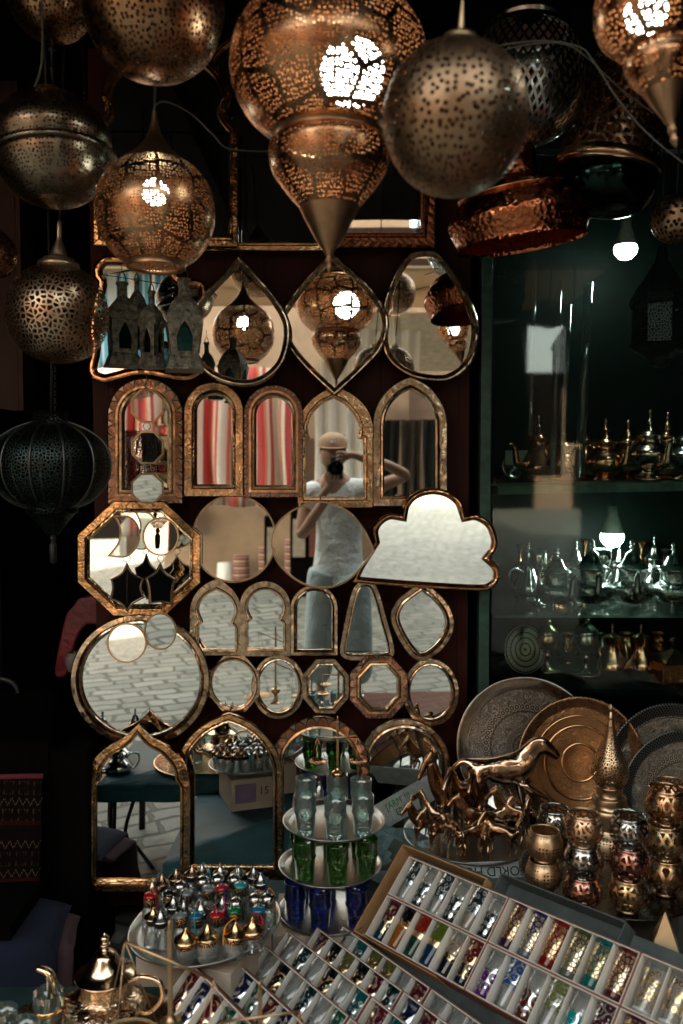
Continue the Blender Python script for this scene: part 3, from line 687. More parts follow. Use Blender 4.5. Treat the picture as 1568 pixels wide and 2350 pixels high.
# -- fifth row of small mirrors
mirror(o_lancet(438, 556, 1328, 1502, 1.3), 14, 'flat', m_champ, 'small pointed keyhole mirror showing paving, first of the small row', Y=2.65, h=.016, pitch=1.8, inner=o_keyhole(457, 540, 1352, 1488, .12, .75, True))
mirror(o_arch(552, 667, 1332, 1504), 14, 'flat', m_champ, 'small keyhole mirror with a round head, second of the small row', Y=2.65, h=.016, pitch=1.8, inner=o_keyhole(570, 650, 1352, 1486, .12, .75))
mirror(o_arch(667, 776, 1340, 1503), 16, 'roll', m_champ, 'small plain round-arched mirror between the keyhole and the bell-shaped one', Y=2.65, h=.016)
mirror(cr([(786, 1506), (780, 1490), (788, 1440), (806, 1360), (824, 1334), (850, 1332), (868, 1352), (888, 1420), (904, 1480), (902, 1504), (880, 1511), (810, 1514)], 5, True), 16, 'flat', m_champ,
       'small mirror narrow at the top and wide below, fourth of the small row', Y=2.645, h=.016)
mirror(cr([(968, 1330, 1), (1008, 1362), (1036, 1400), (1040, 1444), (1016, 1486), (976, 1514, 0), (944, 1506), (912, 1462), (896, 1416), (910, 1376), (938, 1352)], 6, True), 21, 'roll', m_champ,
       'small teardrop mirror with pointed top showing blue trousers, last of the small row', Y=2.65, h=.018)
# -- sixth row
mirror(o_circ(325, 1558, 160, 151), 26, 'roll', m_champ, 'largest round mirror, pale gold frame, reflecting only paving', Y=2.64, h=.022, yaw=-.8)
mirror(o_poly(539, 1568, 62, 70), 15, 'flat', m_champ, 'small mirror with octagon frame and round glass, right of the largest round mirror', Y=2.65, h=.016, inner=o_circ(536, 1568, 49, 54), pitch=-.8)
mirror(o_circ(640, 1574, 62, 74), 17, 'roll', m_champ, 'small round gold mirror second in the lower small row', Y=2.655, h=.016, pitch=-.8)
mirror(o_poly(748, 1573, 58, 68), 16, 'flat', m_champ, 'small octagon mirror in plain gold left of the petal octagon', Y=2.65, h=.016)
mirror(o_poly(869, 1574, 73, 79), 27, 'flat', m_petal_s, 'small octagon mirror in a dark petal frame', Y=2.635, h=.018)
mirror(o_circ(988, 1587, 65, 78), 19, 'roll', m_champ, 'small round mirror in worn brass at the right end of its row', Y=2.65, h=.016)
# -- seventh row, tall arches at the bottom
mirror(cr([(203, 2038, 1), (203, 1800, 1), (212, 1750), (248, 1712), (285, 1692), (318, 1662, 1), (350, 1692), (390, 1712), (425, 1752), (437, 1800, 1), (437, 2038, 1)], 6), 17, 'roll', m_copper and m_leaf,
       'tall ogee keyhole mirror at the lower left with paving and a table in it', Y=2.56, h=.02,
       inner=cr([(222, 2016, 1), (222, 1802, 1), (232, 1786, 1), (236, 1760), (262, 1728), (296, 1708), (318, 1684, 1), (340, 1708), (374, 1728), (400, 1760), (404, 1786, 1), (416, 1802, 1), (416, 2016, 1)], 5), pitch=-1.0)
mirror(o_lancet(403, 650, 1635, 2004, 1.15), 24, 'roll', m_oldgold, 'tall pointed brass mirror behind the tray of little bottles', Y=2.60, h=.022, pitch=-1.3)
mirror(o_arch(620, 848, 1642, 2060), 30, 'flat', m_petal, 'round-arched mirror in copper petal frame behind the tiered tea glasses', Y=2.62, h=.02)
mirror(o_arch(823, 1032, 1645, 2010), 26, 'roll', m_champ, 'round-arched mirror in pale brass behind the horse figures', Y=2.635, h=.02)
# -- small mirrors hung on rings in front of the others
def ring(mb, c, r, t=.0011): 
    mb.tube([(c.x + r * math.cos(a), c.y + .002 * math.sin(a * 2), c.z + r * math.sin(a)) for a in [2 * PI * i / 20 for i in range(21)]], t, 6, caps=False)
def charm(out, label, u, vtop, grp, Y=2.52, fw=4.5, yaw=0, pitch=0, hang=0, mat=None):
    t = mirror(out, fw, 'thin', mat or m_thinframe, label, Y=Y, h=.007, yaw=yaw, pitch=pitch, name='hanging_mirror', group=grp)
    mb = MB(); c = P(u, vtop - 9, Y); ring(mb, c, 8.5 * PXM(Y))
    if hang: mb.tube([P(u, vtop - 16, Y), P(u, vtop - hang, Y + .06)], .0009, 5)
    r_ = obj('ring', mb, m_thinframe, t); r_.matrix_parent_inverse = Matrix.Translation(t.location).inverted()
    return t
GO = 'octagon mirrors hanging in a chain'
charm(o_poly(339, 932, 41, 42), 'small octagon mirror, topmost of the three hanging in a chain', 339, 892, GO, yaw=4, hang=30)
charm(o_poly(340, 1027, 41, 41), 'small octagon mirror, middle one of the hanging chain', 338, 988, GO, yaw=-4, pitch=2)
charm(o_poly(339, 1120, 40, 38), 'small octagon mirror, lowest one of the hanging chain, pale inside', 339, 1080, GO, yaw=2, pitch=7)
GH = 'shaped mirrors hanging before the octagon'
charm(cr([(261, 1183, 1), (300, 1186), (320, 1214), (318, 1250), (292, 1278), (248, 1276, 1), (270, 1248), (276, 1220), (270, 1198)], 5, True), 'crescent moon mirror hanging before the gold octagon', 290, 1184, GH, fw=3.5, yaw=4, pitch=-2, hang=28)
charm(o_circ(370, 1231, 43, 44), 'small round mirror hanging before the gold octagon, right of the crescent', 370, 1188, GH, yaw=-5, pitch=-3, fw=3.5, hang=34)
charm(cr([(291, 1290, 1), (304, 1314), (330, 1330, 1), (324, 1350), (331, 1374, 1), (306, 1386), (292, 1404, 1), (276, 1384), (252, 1372, 1), (258, 1346), (254, 1326, 1), (280, 1312)], 4, True), 'shield-shaped hanging mirror with six points, below the crescent', 291, 1290, GH, fw=3.5, yaw=27, pitch=-1)
charm(cr([(370, 1292, 1), (384, 1312), (412, 1326, 1), (404, 1350), (402, 1386, 1), (372, 1382), (338, 1388, 1), (336, 1352), (328, 1328, 1), (354, 1314)], 4, True), 'shield-shaped hanging mirror with a flat base, below the small round one', 370, 1292, GH, fw=3.5, yaw=-24, pitch=1)
charm(o_circ(292, 1475, 46, 45), 'small round mirror hanging over the largest round mirror, left of the two', 291, 1430, GH, fw=3.5, yaw=-1, pitch=-3)
charm(o_circ(369, 1448, 37, 43), 'small oval mirror hanging over the largest round mirror, right of the two', 367, 1406, GH, fw=3.5, yaw=2, pitch=4)
# ================================================================ HANGING LAMPS
def sm(pts, n=5): return cr(pts, n)
def lprof(u, Y, pts, n=5, vc=None, smooth=True):
    """pts = (radius, v) in picture units around the axis at column u -> lathe profile, metres, relative to height of vc"""
    z0 = P(u, vc, Y).z; q = cr(pts, n) if smooth else pts
    return [(max(0, r) * PXM(Y), P(u, v, Y).z - z0) for r, v in q]
def cord(name, label, pts, r=.003, mat=None, cat='cord', grp=None):
    return tag(obj(name, MB().tube([tuple(p) for p in pts], r, 8), mat or m_dark), label, cat, grp)
def curve3(pts, n=8):
    out = []; N = len(pts); P_ = [Vector(p) for p in pts]
    for i in range(N - 1):
        a, b, c, d = P_[max(0, i - 1)], P_[i], P_[i + 1], P_[min(N - 1, i + 2)]
        for k in range(n):
            t = k / n; out.append(.5 * (2 * b + (c - a) * t + (2 * a - 5 * b + 4 * c - d) * t * t + (3 * b - a - 3 * c + d) * t ** 3))
    out.append(P_[-1]); return out
def lamp(label, u, vc, Y, parts, tilt=(0, 0, 0), seg=56, name='hanging_lamp', cat='lamp', grp='pierced metal lamps hanging from the ceiling', up=None, bulb=None, squash=None):
    t = thing(name, label, cat, P(u, vc, Y), tilt, grp)
    for nm, mat, pts, *o in parts:
        n = o[0] if o else 5
        obj(nm, MB().lathe(lprof(u, Y, pts, n, vc, n > 0), seg, squash=squash), mat, t)
    if up is not None:                       # suspension rod/wire up to the ceiling
        z = P(u, up, Y).z - t.location.z; obj('wire', MB().tube([(0, 0, z), (.004, 0, z + .1), (0, 0, 2.92 - t.location.z)], .0025, 6), m_dark, t)
    if bulb:
        dz, r, s, *bxy = bulb; bx, by = bxy or (0, 0); obj('bulb', MB().sphere((bx, by, dz), r, 20, 12), emit('bulb_glow_%s' % round(s), (.86, 1.0, .93), s), t)
    return t
def pm(name, c, rough, holes, hsc, dark=.3, grime=.5, hammer=0): return metal(name, c, rough, dark, holes=holes, hsc=hsc, grime=grime, hammer=hammer)
AB = (.43, .23, .12); AB2 = (.40, .28, .18)
m_l5 = pm('pierced_bronze_dots', AB, .24, 'arches', 130)
m_l4 = pm('pierced_bronze_arches', (.45, .25, .13), .24, 'arches', 150)
m_l4p = metal('smooth_bronze', (.52, .30, .165), .36, .3, grime=.4)
m_l2 = pm('pierced_bronze_rosette', AB, .25, 'dots', 95)
m_l6 = pm('pierced_old_brass', (.40, .26, .155), .38, 'dots', 92, grime=.6)
m_l11 = pm('star_cut_brass', (.52, .39, .26), .3, 'lace', 82, grime=.4)
m_l3 = pm('pierced_antique_silver', (.33, .25, .17), .27, 'rosette', 120, grime=.6)
m_lsil = pm('diamond_cut_silver', (.50, .52, .50), .2, 'diamond', 150)
m_lfil = pm('filigree_bronze', (.50, .30, .17), .22, 'lace', 48, hammer=.4)
m_ldark = pm('filigree_blackened', (.035, .05, .046), .4, 'lace', 120)
GL = 'pierced metal lamps hanging from the ceiling'
# big onion lamp
lamp('big bronze onion-shaped lamp at top centre with a lit square seen through its holes', 755, 160, 1.55, [
    ('neck', m_l5, [(60, -120), (62, -60), (70, -25), (90, -12)]),
    ('collar', m_l4p, [(90, -14), (104, -6), (112, 2), (104, 8)], 3),
    ('globe', m_l5, [(104, 4), (160, 30), (205, 80), (221, 150), (214, 205), (185, 262), (146, 300), (126, 312)], 7),
    ('waist', m_l4p, [(128, 308), (118, 318), (122, 326), (132, 334)], 3),
    ('bowl', m_l5, [(132, 332), (136, 352), (128, 395), (98, 440), (66, 478)], 6),
    ('cone', m_l4p, [(68, 474), (54, 505), (30, 550), (12, 578), (6, 590), (10, 598), (5, 606), (8, 614), (4, 622), (0, 630)], 4)], bulb=(-.005, .058, 3.5, .040, -.015), tilt=(0, 0, R(20)))
# lit panel bulb: a square LED head close to the shell
# teardrop lamp
lamp('bronze teardrop lamp with long neck and open base, lit from inside, over the metal lanterns', 357, 480, 1.80, [
    ('neck', m_l4p, [(5, 256), (8, 280), (15, 305), (30, 332), (54, 358), (82, 380)], 6),
    ('globe', m_l4, [(81, 379), (106, 402), (126, 440), (133, 490), (124, 540), (98, 582), (72, 604)], 7),
    ('base_ring', m_l4p, [(72, 603), (66, 609), (66, 616), (60, 612), (62, 606)], 3),
    ('base_plate', metal('pierced_base_plate', (.8, .5, .28), .35, .4, holes='arches', hsc=110), [(62, 610), (0, 609.5)], 0)], up=262, bulb=(.035, .028, 3.2), tilt=(0, 0, R(50)))
# large globe upper left
lamp('large round bronze lamp cut off by the top edge, left of the onion lamp', 353, 20, 1.6, [
    ('globe', m_l2, [(70, -150), (120, -110), (150, -50), (157, 15), (146, 75), (116, 130), (70, 166), (22, 181), (0, 183)], 7),
    ('neck', m_l4p, [(70, -150), (40, -190), (14, -240)], 5)], tilt=(R(4), R(-5), 0), up=-240)
# ball upper left corner
lamp('round pierced lamp cut off by the top left corner', 117, -10, 1.95, [
    ('globe', m_l2, [(40, -92), (78, -55), (92, -5), (84, 40), (58, 74), (22, 88), (0, 90)], 7),
    ('drop', m_dark, [(4, 90), (5, 110), (9, 114), (4, 120), (3, 150), (6, 156), (3, 165), (3, 190), (5, 196), (0, 204)], 2)], up=-95)
# saucer lamp
lamp('wide flattened antique silver lamp with pierced waist at the left edge', 120, 340, 1.85, [
    ('cap', m_brass, [(3, 196), (10, 204), (34, 206), (36, 224), (30, 226)], 2),
    ('shell', m_l3, [(34, 224), (70, 232), (104, 258), (128, 300), (132, 330), (124, 352)], 6),
    ('band', metal('antique_silver', (.30, .25, .19), .25, .3), [(124, 350), (138, 362), (140, 372), (126, 376)], 3),
    ('bowl', m_l3, [(126, 375), (118, 400), (92, 440), (50, 466), (0, 474)], 6)], tilt=(R(-6), R(-3), R(30)), up=196)
# ball lamp near the camera, right of centre
lamp('round old-brass ball lamp, out of focus in front, right of the onion lamp', 1045, 270, 1.19, [
    ('cap', m_brass, [(3, 5), (7, 60), (10, 80), (36, 86), (38, 100), (46, 106)], 2),
    ('globe', m_l6, [(44, 104), (98, 132), (144, 185), (162, 262), (152, 332), (118, 394), (66, 434), (0, 448)], 7)], up=5, tilt=(R(2), R(3), 0))
# ball lamp left with brass cone cap
lamp('round brass ball lamp cut in star lattice with cone cap, left of the lanterns', 133, 720, 2.0, [
    ('cap', metal('warm_brass_cap', (.66, .48, .32), .35, .4, grime=.3), [(2, 505), (6, 512), (6, 545), (9, 556), (17, 580), (20, 590), (34, 594), (36, 600), (44, 603), (46, 613), (40, 614)], 2),
    ('globe', m_l11, [(40, 612), (78, 634), (104, 674), (112, 722), (102, 774), (70, 814), (30, 831), (0, 834)], 7)], up=508, tilt=(0, R(2), 0))
# onion lamp upper right
lamp('bronze onion lamp with long spike cut off by the top right corner', 1490, 60, 1.25, [
    ('globe', m_l5, [(60, -80), (96, -40), (112, 10), (108, 60), (86, 100), (60, 122)], 6),
    ('waist', m_l4p, [(62, 118), (70, 124), (72, 132)], 3),
    ('bowl', m_l5, [(70, 130), (72, 150), (62, 180), (44, 206)], 5),
    ('cone', m_l4p, [(45, 204), (34, 235), (18, 272), (9, 296), (11, 306), (7, 318), (9, 330), (3, 345), (0, 347)], 4)], bulb=(.02, .03, 3), tilt=(0, R(-14), 0))
# silver diamond lamp behind
lamp('dark silver lamp with diamond cut holes behind the ball lamp', 1205, 200, 1.95, [
    ('cap', metal('shiny_silver_ring', (.5, .52, .5), .15, .3), [(30, 30), (84, 48), (96, 62), (92, 76), (98, 88)], 3),
    ('globe', m_lsil, [(96, 86), (120, 130), (130, 190), (122, 250), (88, 302), (30, 326), (0, 330)], 7)], up=30, tilt=(R(-4), R(4), 0))
# hammered copper pendant
lamp('red hammered copper pendant with flared skirt below the ball lamp', 1185, 440, 2.15, [
    ('cylinder', m_hammercop, [(50, 300), (52, 380), (54, 412)], 2),
    ('skirt', m_hammercop, [(54, 408), (82, 420), (112, 430), (124, 440), (128, 452), (142, 462), (158, 490), (160, 508), (152, 530), (144, 550), (146, 560)], 4),
    ('bead', m_copper, [(128, 440), (133, 446), (128, 452)], 3)], tilt=(R(5), R(-8), 0), grp='copper pendants')
# filigree bell
lamp('large bronze bell shade of openwork scrolls under the top right lamps', 1418, 270, 2.0, [
    ('shade', m_lfil, [(40, 118), (74, 140), (90, 190), (98, 250), (106, 320), (112, 366)], 6),
    ('rim', metal('bell_rim', (.55, .34, .2), .2, .3), [(110, 362), (116, 372), (118, 384), (112, 390), (114, 398)], 3),
    ('shade_bottom', metal('dark_shiny_glass', (.008, .016, .014), .1, .5), [(110, 392), (112, 430), (92, 470), (40, 492), (0, 496)], 5)], tilt=(R(4), R(10), 0), up=120)
# small pieces at the edges
lamp('small dark pierced ball lamp cut off by the left edge', -8, 585, 2.2, [('globe', m_l2, [(16, 530), (38, 556), (44, 590), (30, 626), (0, 640)], 6)], up=530)
lamp('small perforated lamp cut off by the right edge', 1552, 500, 2.1, [('globe', pm('speckled_brass', (.42, .28, .17), .35, 'bigdots', 70), [(20, 452), (48, 466), (56, 500), (46, 536), (20, 556), (0, 560)], 6)], up=452)
# ball lamps nearer the street, seen only in the mirrors
for k, (x, y, z, r) in enumerate([(.16, .33, 2.62, .12), (.48, .25, 2.55, .13)]):
    t = thing('hanging_lamp', ['round lamp seen in the egg-shaped mirror, upper of two', 'round lamp at the right edge inside the egg-shaped mirror'][k], 'lamp', (x, y, z), (0, 0, 0), GL)
    obj('globe', MB().sphere((0, 0, 0), r, 40, 20), m_l6, t); obj('cap', MB().lathe([(.003, r + .10), (.008, r + .05), (.035, r + .03), (.04, r - .01)], 24), m_brass, t)
# dark pumpkin lantern
t = lamp('big blackened pumpkin lantern with ribs and a crown at the left edge', 118, 1050, 2.1, [
    ('crown', m_ldark, [(38, 972), (38, 948), (44, 944)], 1),
    ('shell', m_ldark, [(38, 968), (80, 985), (118, 1015), (134, 1060), (124, 1110), (88, 1150), (46, 1168)], 6),
    ('base', m_ldark, [(56, 1150), (58, 1176), (50, 1180), (30, 1205), (12, 1228)], 2),
    ('tassel', m_dark, [(3, 1226), (8, 1236), (4, 1244), (9, 1252), (7, 1290), (0, 1292)], 2)], name='pumpkin_lantern', cat='lantern', grp='lanterns', up=948)
rb = MB()
for k in range(12):
    a = 2 * PI * k / 12; pr = lprof(118, 2.1, [(38, 968), (80, 985), (119, 1015), (135, 1060), (125, 1110), (89, 1150), (46, 1168)], 5, 1050)
    rb.tube([((r + .001) * math.cos(a), (r + .001) * math.sin(a), z) for r, z in pr], .0028, 6)
obj('ribs', rb, metal('tarnished_rib', (.10, .11, .10), .35, .3), t)
# chain above it
def chain(label, u, v0, v1, Y, grp='chains'):
    mb = MB(); n = int((v1 - v0) / 9)
    for i in range(n):
        c = P(u, v0 + 9 * i + 5, Y); r = 5.5 * PXM(Y); M = Matrix.Translation(c) @ Matrix.Rotation(PI / 2 * (i % 2), 4, 'Z') @ Matrix.Diagonal((.6, 1, 1, 1))
        mb.tube([(r * math.cos(a), 0, r * math.sin(a)) for a in [2 * PI * k / 12 for k in range(13)]], .0008, 5, M, False)
    return tag(obj('chain', mb, m_dark), label, 'chain', grp)
chain('small link chain from the brass ball down to the pumpkin lantern', 126, 834, 948, 2.08)
# three old square metal lanterns
m_lant = plain('weathered_lantern_metal', (.15, .14, .105), .42, .95, 75, 1.0, metallic=.5, bs=90, bd=.006)
m_lglass = metal('blue_green_lantern_glass', (.008, .03, .034), .12, .4)
def lantern(label, u, vt, vb, wpx, Y, rotz, sides=4, waist=.78):
    c = P(u, vb, Y); t = thing('metal_lantern', label, 'lantern', c, (0, 0, rotz), 'old square metal lanterns hung in a bunch')
    H = P(u, vt, Y).z - c.z; w = wpx * PXM(Y) / 2 * 1.2
    def ringq(r, z, n=sides): return [(r * math.cos(2 * PI * (i + .5) / n), r * math.sin(2 * PI * (i + .5) / n), z) for i in range(n)]
    def stack(prof):
        mb = MB(); vs = []
        for r, z in prof: vs += ringq(r * w, z * H)
        n = sides; mb.add(vs, [[k * n + i, k * n + (i + 1) % n, (k + 1) * n + (i + 1) % n, (k + 1) * n + i] for k in range(len(prof) - 1) for i in range(n)] + [list(range(n))], None, False); return mb
    obj('foot', stack([(1.0, 0), (1.0, .02), (.92, .04), (.80, .12), (.72, .15)]), m_lant, t, bevel=.002)
    b = MB(); 
    for i in range(sides):                  # corner posts with pointed openings
        a = 2 * PI * (i + .5) / sides; a2 = 2 * PI * (i + 1.5) / sides
        lo = .68 * w; hi = .74 * w * waist / .78
        p = [Vector((lo * math.cos(a), lo * math.sin(a), .15 * H)), Vector((hi * math.cos(a), hi * math.sin(a), .56 * H))]; q = [Vector((lo * math.cos(a2), lo * math.sin(a2), .15 * H)), Vector((hi * math.cos(a2), hi * math.sin(a2), .56 * H))]
        def pt(s, tt): return (p[0] * (1 - tt) + p[1] * tt) * (1 - s) + (q[0] * (1 - tt) + q[1] * tt) * s
        outer = [(0, 0), (.5, 0), (1, 0), (1, .5), (1, 1), (.5, 1), (0, 1), (0, .5)]
        inner = [(.24, .12), (.5, .12), (.76, .12), (.76, .5), (.62, .76), (.5, .90), (.38, .76), (.24, .5)]
        n0 = (pt(.5, .5) * Vector((1, 1, 0))).normalized() * .004 if False else Vector((math.cos((a + a2) / 2), math.sin((a + a2) / 2), 0)) * .004
        vs = [pt(*o) + n0 * .5 for o in outer] + [pt(*o) + n0 for o in inner] + [pt(*o) - n0 for o in inner]
        b.add(vs, [[k, (k + 1) % 8, 8 + (k + 1) % 8, 8 + k] for k in range(8)] + [[8 + k, 8 + (k + 1) % 8, 16 + (k + 1) % 8, 16 + k] for k in range(8)], None, False)
    obj('body', b, m_lant, t)
    obj('panes', stack([(.62, .15), (.66, .56)]), m_lglass, t)
    obj('roof', stack([(.84, .54), (.90, .58), (.86, .62), (.66, .72), (.36, .80), (.20, .84)]), m_lant, t, bevel=.0015)
    obj('chimney', MB().lathe([(.20 * w, .82 * H), (.20 * w, .96 * H), (.26 * w, .97 * H), (.26 * w, 1.0 * H), (0, 1.0 * H)], 14), m_lant, t)
    h = MB(); h.tube([(.16 * w * math.cos(x), 0, H * (1.0) + .22 * w * 1.9 * math.sin(x)) for x in [PI * i / 10 for i in range(11)]], .0014, 6); h.tube([(0, 0, H * 1.0 + .4 * w), (0, 0, H * 1.12 + .5 * w)], .001, 5)
    obj('loop', h, m_dark, t)
    return t
lantern('old square lantern with a bulging roof, left one of the bunch', 283, 648, 842, 92, 2.2, R(25))
lantern('slim old lantern in the middle of the bunch', 350, 668, 846, 62, 2.16, R(-20))
lantern('old tapering lantern with tall pointed roof, right one of the bunch', 424, 640, 852, 100, 2.12, R(12), waist=1.0)
lantern('dark narrow lantern behind the middle of the bunch', 316, 640, 800, 46, 2.3, R(40))
t = thing('dark_lantern', 'black ornate lantern silhouette hanging inside the right edge before the cabinet', 'lantern', P(1515, 830, 2.3), (0, 0, 0), 'lanterns')
obj('body', MB().lathe(lprof(1515, 2.3, [(0, 560), (10, 565), (16, 600), (40, 640), (66, 680), (74, 700), (66, 705), (66, 790), (72, 796), (56, 806), (30, 822), (18, 840), (0, 846)], 1, 830, False), 8, smooth=False), m_ldark, t)
obj('hook', MB().tube([(0, 0, .30), (0, 0, .62)], .003), m_dark, t)
# cables
m_wire = plain('grey_cable', (.10, .09, .075), .5)
cord('cable', 'grey cable looping down at the top left corner to the saucer lamp', curve3([P(92, -40, 1.7), P(97, 40, 1.7), P(95, 150, 1.75), P(70, 215, 1.8), P(30, 245, 1.82), P(6, 262, 1.84), P(-10, 275, 1.85)]), .0024, m_wire)
cord('cable', 'thin wire running from the neck of the teardrop lamp to the right', curve3([P(352, 262, 1.8), P(358, 240, 1.82), P(385, 234, 1.9), P(440, 262, 2.0), P(490, 310, 2.05), P(530, 342, 2.1), P(640, 348, 2.2)]), .0022, m_wire)
cord('cable', 'pale cable sagging from the ball lamp across the filigree bell', curve3([P(1095, 118, 1.6), P(1160, 102, 1.6), P(1250, 94, 1.6), P(1330, 108, 1.6), P(1362, 140, 1.6), P(1420, 230, 1.6), P(1490, 310, 1.6), P(1590, 390, 1.6)]), .0017, m_wire)
cord('cable', 'second thinner cable close under the pale one at upper right', curve3([P(1120, 126, 1.7), P(1200, 104, 1.7), P(1290, 100, 1.7), P(1345, 130, 1.72), P(1420, 200, 1.75), P(1500, 260, 1.8)]), .0016, m_wire)
cord('cable', 'thin black wire hanging by the dark wall above the saucer lamp', curve3([P(188, 80, 2.3), P(190, 140, 2.3), P(194, 205, 2.3), P(192, 245, 2.3)]), .0016, m_hammercop)
# ================================================================ GLASS CABINET
nth_ = ['first', 'second', 'third', 'fourth', 'fifth', 'sixth']
CY0, CY1 = 2.70, 3.25
cab = thing('glass_cabinet', 'green painted glass-fronted cabinet of teapots at the right', 'cabinet', (0, 0, 0))
xl = P(1100, 1074, CY0).x; xr = 3.0
zt, zbm = 3.0, .80
for x0, x1, nm in ((xl, xl + .034, 'post'), (2.0, 2.05, 'post')):
    obj(nm, MB().box(((x0 + x1) / 2, CY0, (zt + .0) / 2), (x1 - x0, .045, zt)), m_greenpaint, cab, bevel=.003)
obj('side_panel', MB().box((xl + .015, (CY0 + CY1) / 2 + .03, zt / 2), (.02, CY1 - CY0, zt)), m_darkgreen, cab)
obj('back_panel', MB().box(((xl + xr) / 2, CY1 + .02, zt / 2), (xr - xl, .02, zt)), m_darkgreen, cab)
for s in range(5):
    obj('glazing_bar', MB().box((1.10 + 0 * s, CY0 + .01, 2.75 - .0), (.001, .001, .001)), m_darkgreen, cab) if False else None
z1 = P(1300, 1118, CY0).z
def shelf(z, th, y0, m, rot=0):
    return obj('shelf', MB().box(((xl + xr) / 2 + .03, (y0 + CY1) / 2, z - th / 2), (xr - xl - .08, CY1 - y0, th), Matrix.Translation((1.0, 3, z)) @ Matrix.Rotation(R(rot), 4, 'Y') @ Matrix.Translation((-1.0, -3, -z))), m, cab)
shelf(z1 + .012, .028, CY0 + .06, m_greenpaint, -1.2)
z2 = P(1400, 1410, CY0 + .1).z; shelf(z2, .008, CY0 + .08, thin_glass('shelf_glass', (.6, .8, .7), 1.0))
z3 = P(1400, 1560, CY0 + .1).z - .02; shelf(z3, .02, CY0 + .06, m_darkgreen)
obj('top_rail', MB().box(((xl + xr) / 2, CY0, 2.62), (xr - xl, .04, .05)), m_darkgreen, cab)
obj('pane', MB().box(((xl + xr) / 2 + .02, CY0 + .03, 1.72), (xr - xl - .06, .004, 1.75)), thin_glass('cabinet_pane', (.82, .90, .86), .6, 0, 0), cab)
# LED bulbs inside
def bulb(label, u, v, Y, r=27, s=5):
    t = thing('light_bulb', label, 'bulb', P(u, v, Y), (0, 0, 0), 'lit bulbs hanging in the cabinet'); k = PXM(Y)
    obj('glow', MB().lathe([(0, -r * k * .95), (r * k * .55, -r * k * .78), (r * k * .9, -r * k * .38), (r * k, 0), (r * k * .93, r * k * .3)], 28), emit('bulb_white_%d' % u, (.85, 1.0, .93), s * .9), t)
    obj('socket', MB().lathe([(r * k * .93, r * k * .3), (r * k * .6, r * k * 1.5), (r * k * .45, r * k * 1.9), (r * k * .4, r * k * 2.6), (0, r * k * 2.6)], 24), plain('white_plastic', (.45, .48, .45), .4), t)
    obj('cord', MB().tube([(0, 0, r * k * 2.5), (0, 0, r * k * 8)], .003), m_dark, t)
bulb('lit white bulb high in the cabinet, upper of two', 1436, 572, 3.0, 26, 9)
bulb('lit white bulb between the silver teapots, lower of two', 1405, 1232, 3.05, 27, 9)

# ---------------------------------------------------------------- teapots
def lid_prof(r, z, h):
    return [(r * 1.03, z), (r * 1.06, z + h * .03), (r * .96, z + h * .07), (r * .72, z + h * .16), (r * .52, z + h * .34), (r * .36, z + h * .52), (r * .14, z + h * .6), (r * .10, z + h * .68), (r * .2, z + h * .73), (r * .1, z + h * .78), (r * .15, z + h * .85), (r * .15, z + h * .9), (r * .06, z + h * .95), (0, z + h)]
def teapot(label, loc, r, mat, rotz, style='round', grp='teapots', relief=None, H=None, feet=False):
    t = thing('teapot', label, 'teapot', loc, (0, 0, rotz), grp)
    if style == 'round': pr = [(0, 0), (.55, 0), (.58, .08), (.40, .16), (.42, .24), (.80, .50), (1.0, .85), (.96, 1.15), (.70, 1.45), (.50, 1.62), (.52, 1.8), (.62, 1.95)]; nk, lz = .60, 1.95
    elif style == 'squat': pr = [(0, .30), (.5, .30), (.82, .48), (1.0, .80), (1.0, 1.05), (.78, 1.22), (.62, 1.35), (.60, 1.75), (.72, 1.9)]; nk, lz = .72, 1.9
    elif style == 'pear': pr = [(0, 0), (.6, 0), (.62, .06), (.55, .14), (.85, .3), (1.0, .62), (.9, .95), (.62, 1.45), (.42, 1.95), (.48, 2.2)]; nk, lz = .47, 2.2
    else: pr = [(0, 0), (.62, 0), (.66, .1), (.3, .26), (.28, .5), (.62, .72), (1.0, 1.15), (.96, 1.4), (.6, 1.7), (.5, 1.9), (.6, 2.1)]; nk, lz = .58, 2.1
    q = [(max(0, a * r), b * r) for a, b in cr(pr, 4)]
    obj('body', MB().lathe(q, 44), relief or mat, t)
    obj('lid', MB().lathe([(a, b) for a, b in cr(lid_prof(nk * r, lz * r, 1.35 * r), 3) if a >= 0], 32), mat, t)
    sp = curve3([(r * .85, 0, r * .75), (r * 1.3, 0, r * .85), (r * 1.42, 0, r * 1.35), (r * 1.55, 0, r * 1.8), (r * 1.85, 0, r * 1.92)], 5)
    obj('spout', MB().tube(sp, [r * (.24 - .15 * i / (len(sp) - 1)) for i in range(len(sp))], 12), mat, t)
    hd = curve3([(-r * .58, 0, r * 1.75), (-r * 1.0, 0, r * 1.95), (-r * 1.45, 0, r * 1.8), (-r * 1.5, 0, r * 1.3), (-r * 1.2, 0, r * .85), (-r * .93, 0, r * .8)], 5)
    obj('handle', MB().tube(hd, r * .075, 8), mat, t)
    if feet:
        for k in range(4):
            a = PI / 4 + k * PI / 2; obj('foot', MB().tube(curve3([(r * .6 * math.cos(a), r * .6 * math.sin(a), r * .5), (r * .85 * math.cos(a), r * .85 * math.sin(a), r * .3), (r * .72 * math.cos(a), r * .72 * math.sin(a), r * .12), (r * .86 * math.cos(a), r * .86 * math.sin(a), 0)], 3), r * .05, 6), mat, t)
    return t
m_cpot = metal('copper_teapot', (.72, .38, .22), .16, .25, grime=.4)
m_spot = metal('silver_teapot', (.60, .62, .60), .13, .2, grime=.5)
m_spotr = metal('silver_teapot_relief', (.60, .62, .60), .16, .2, grime=.5, engrave='relief', es=38)
m_gpot = metal('golden_teapot', (.84, .60, .40), .12, .3, grime=.3)
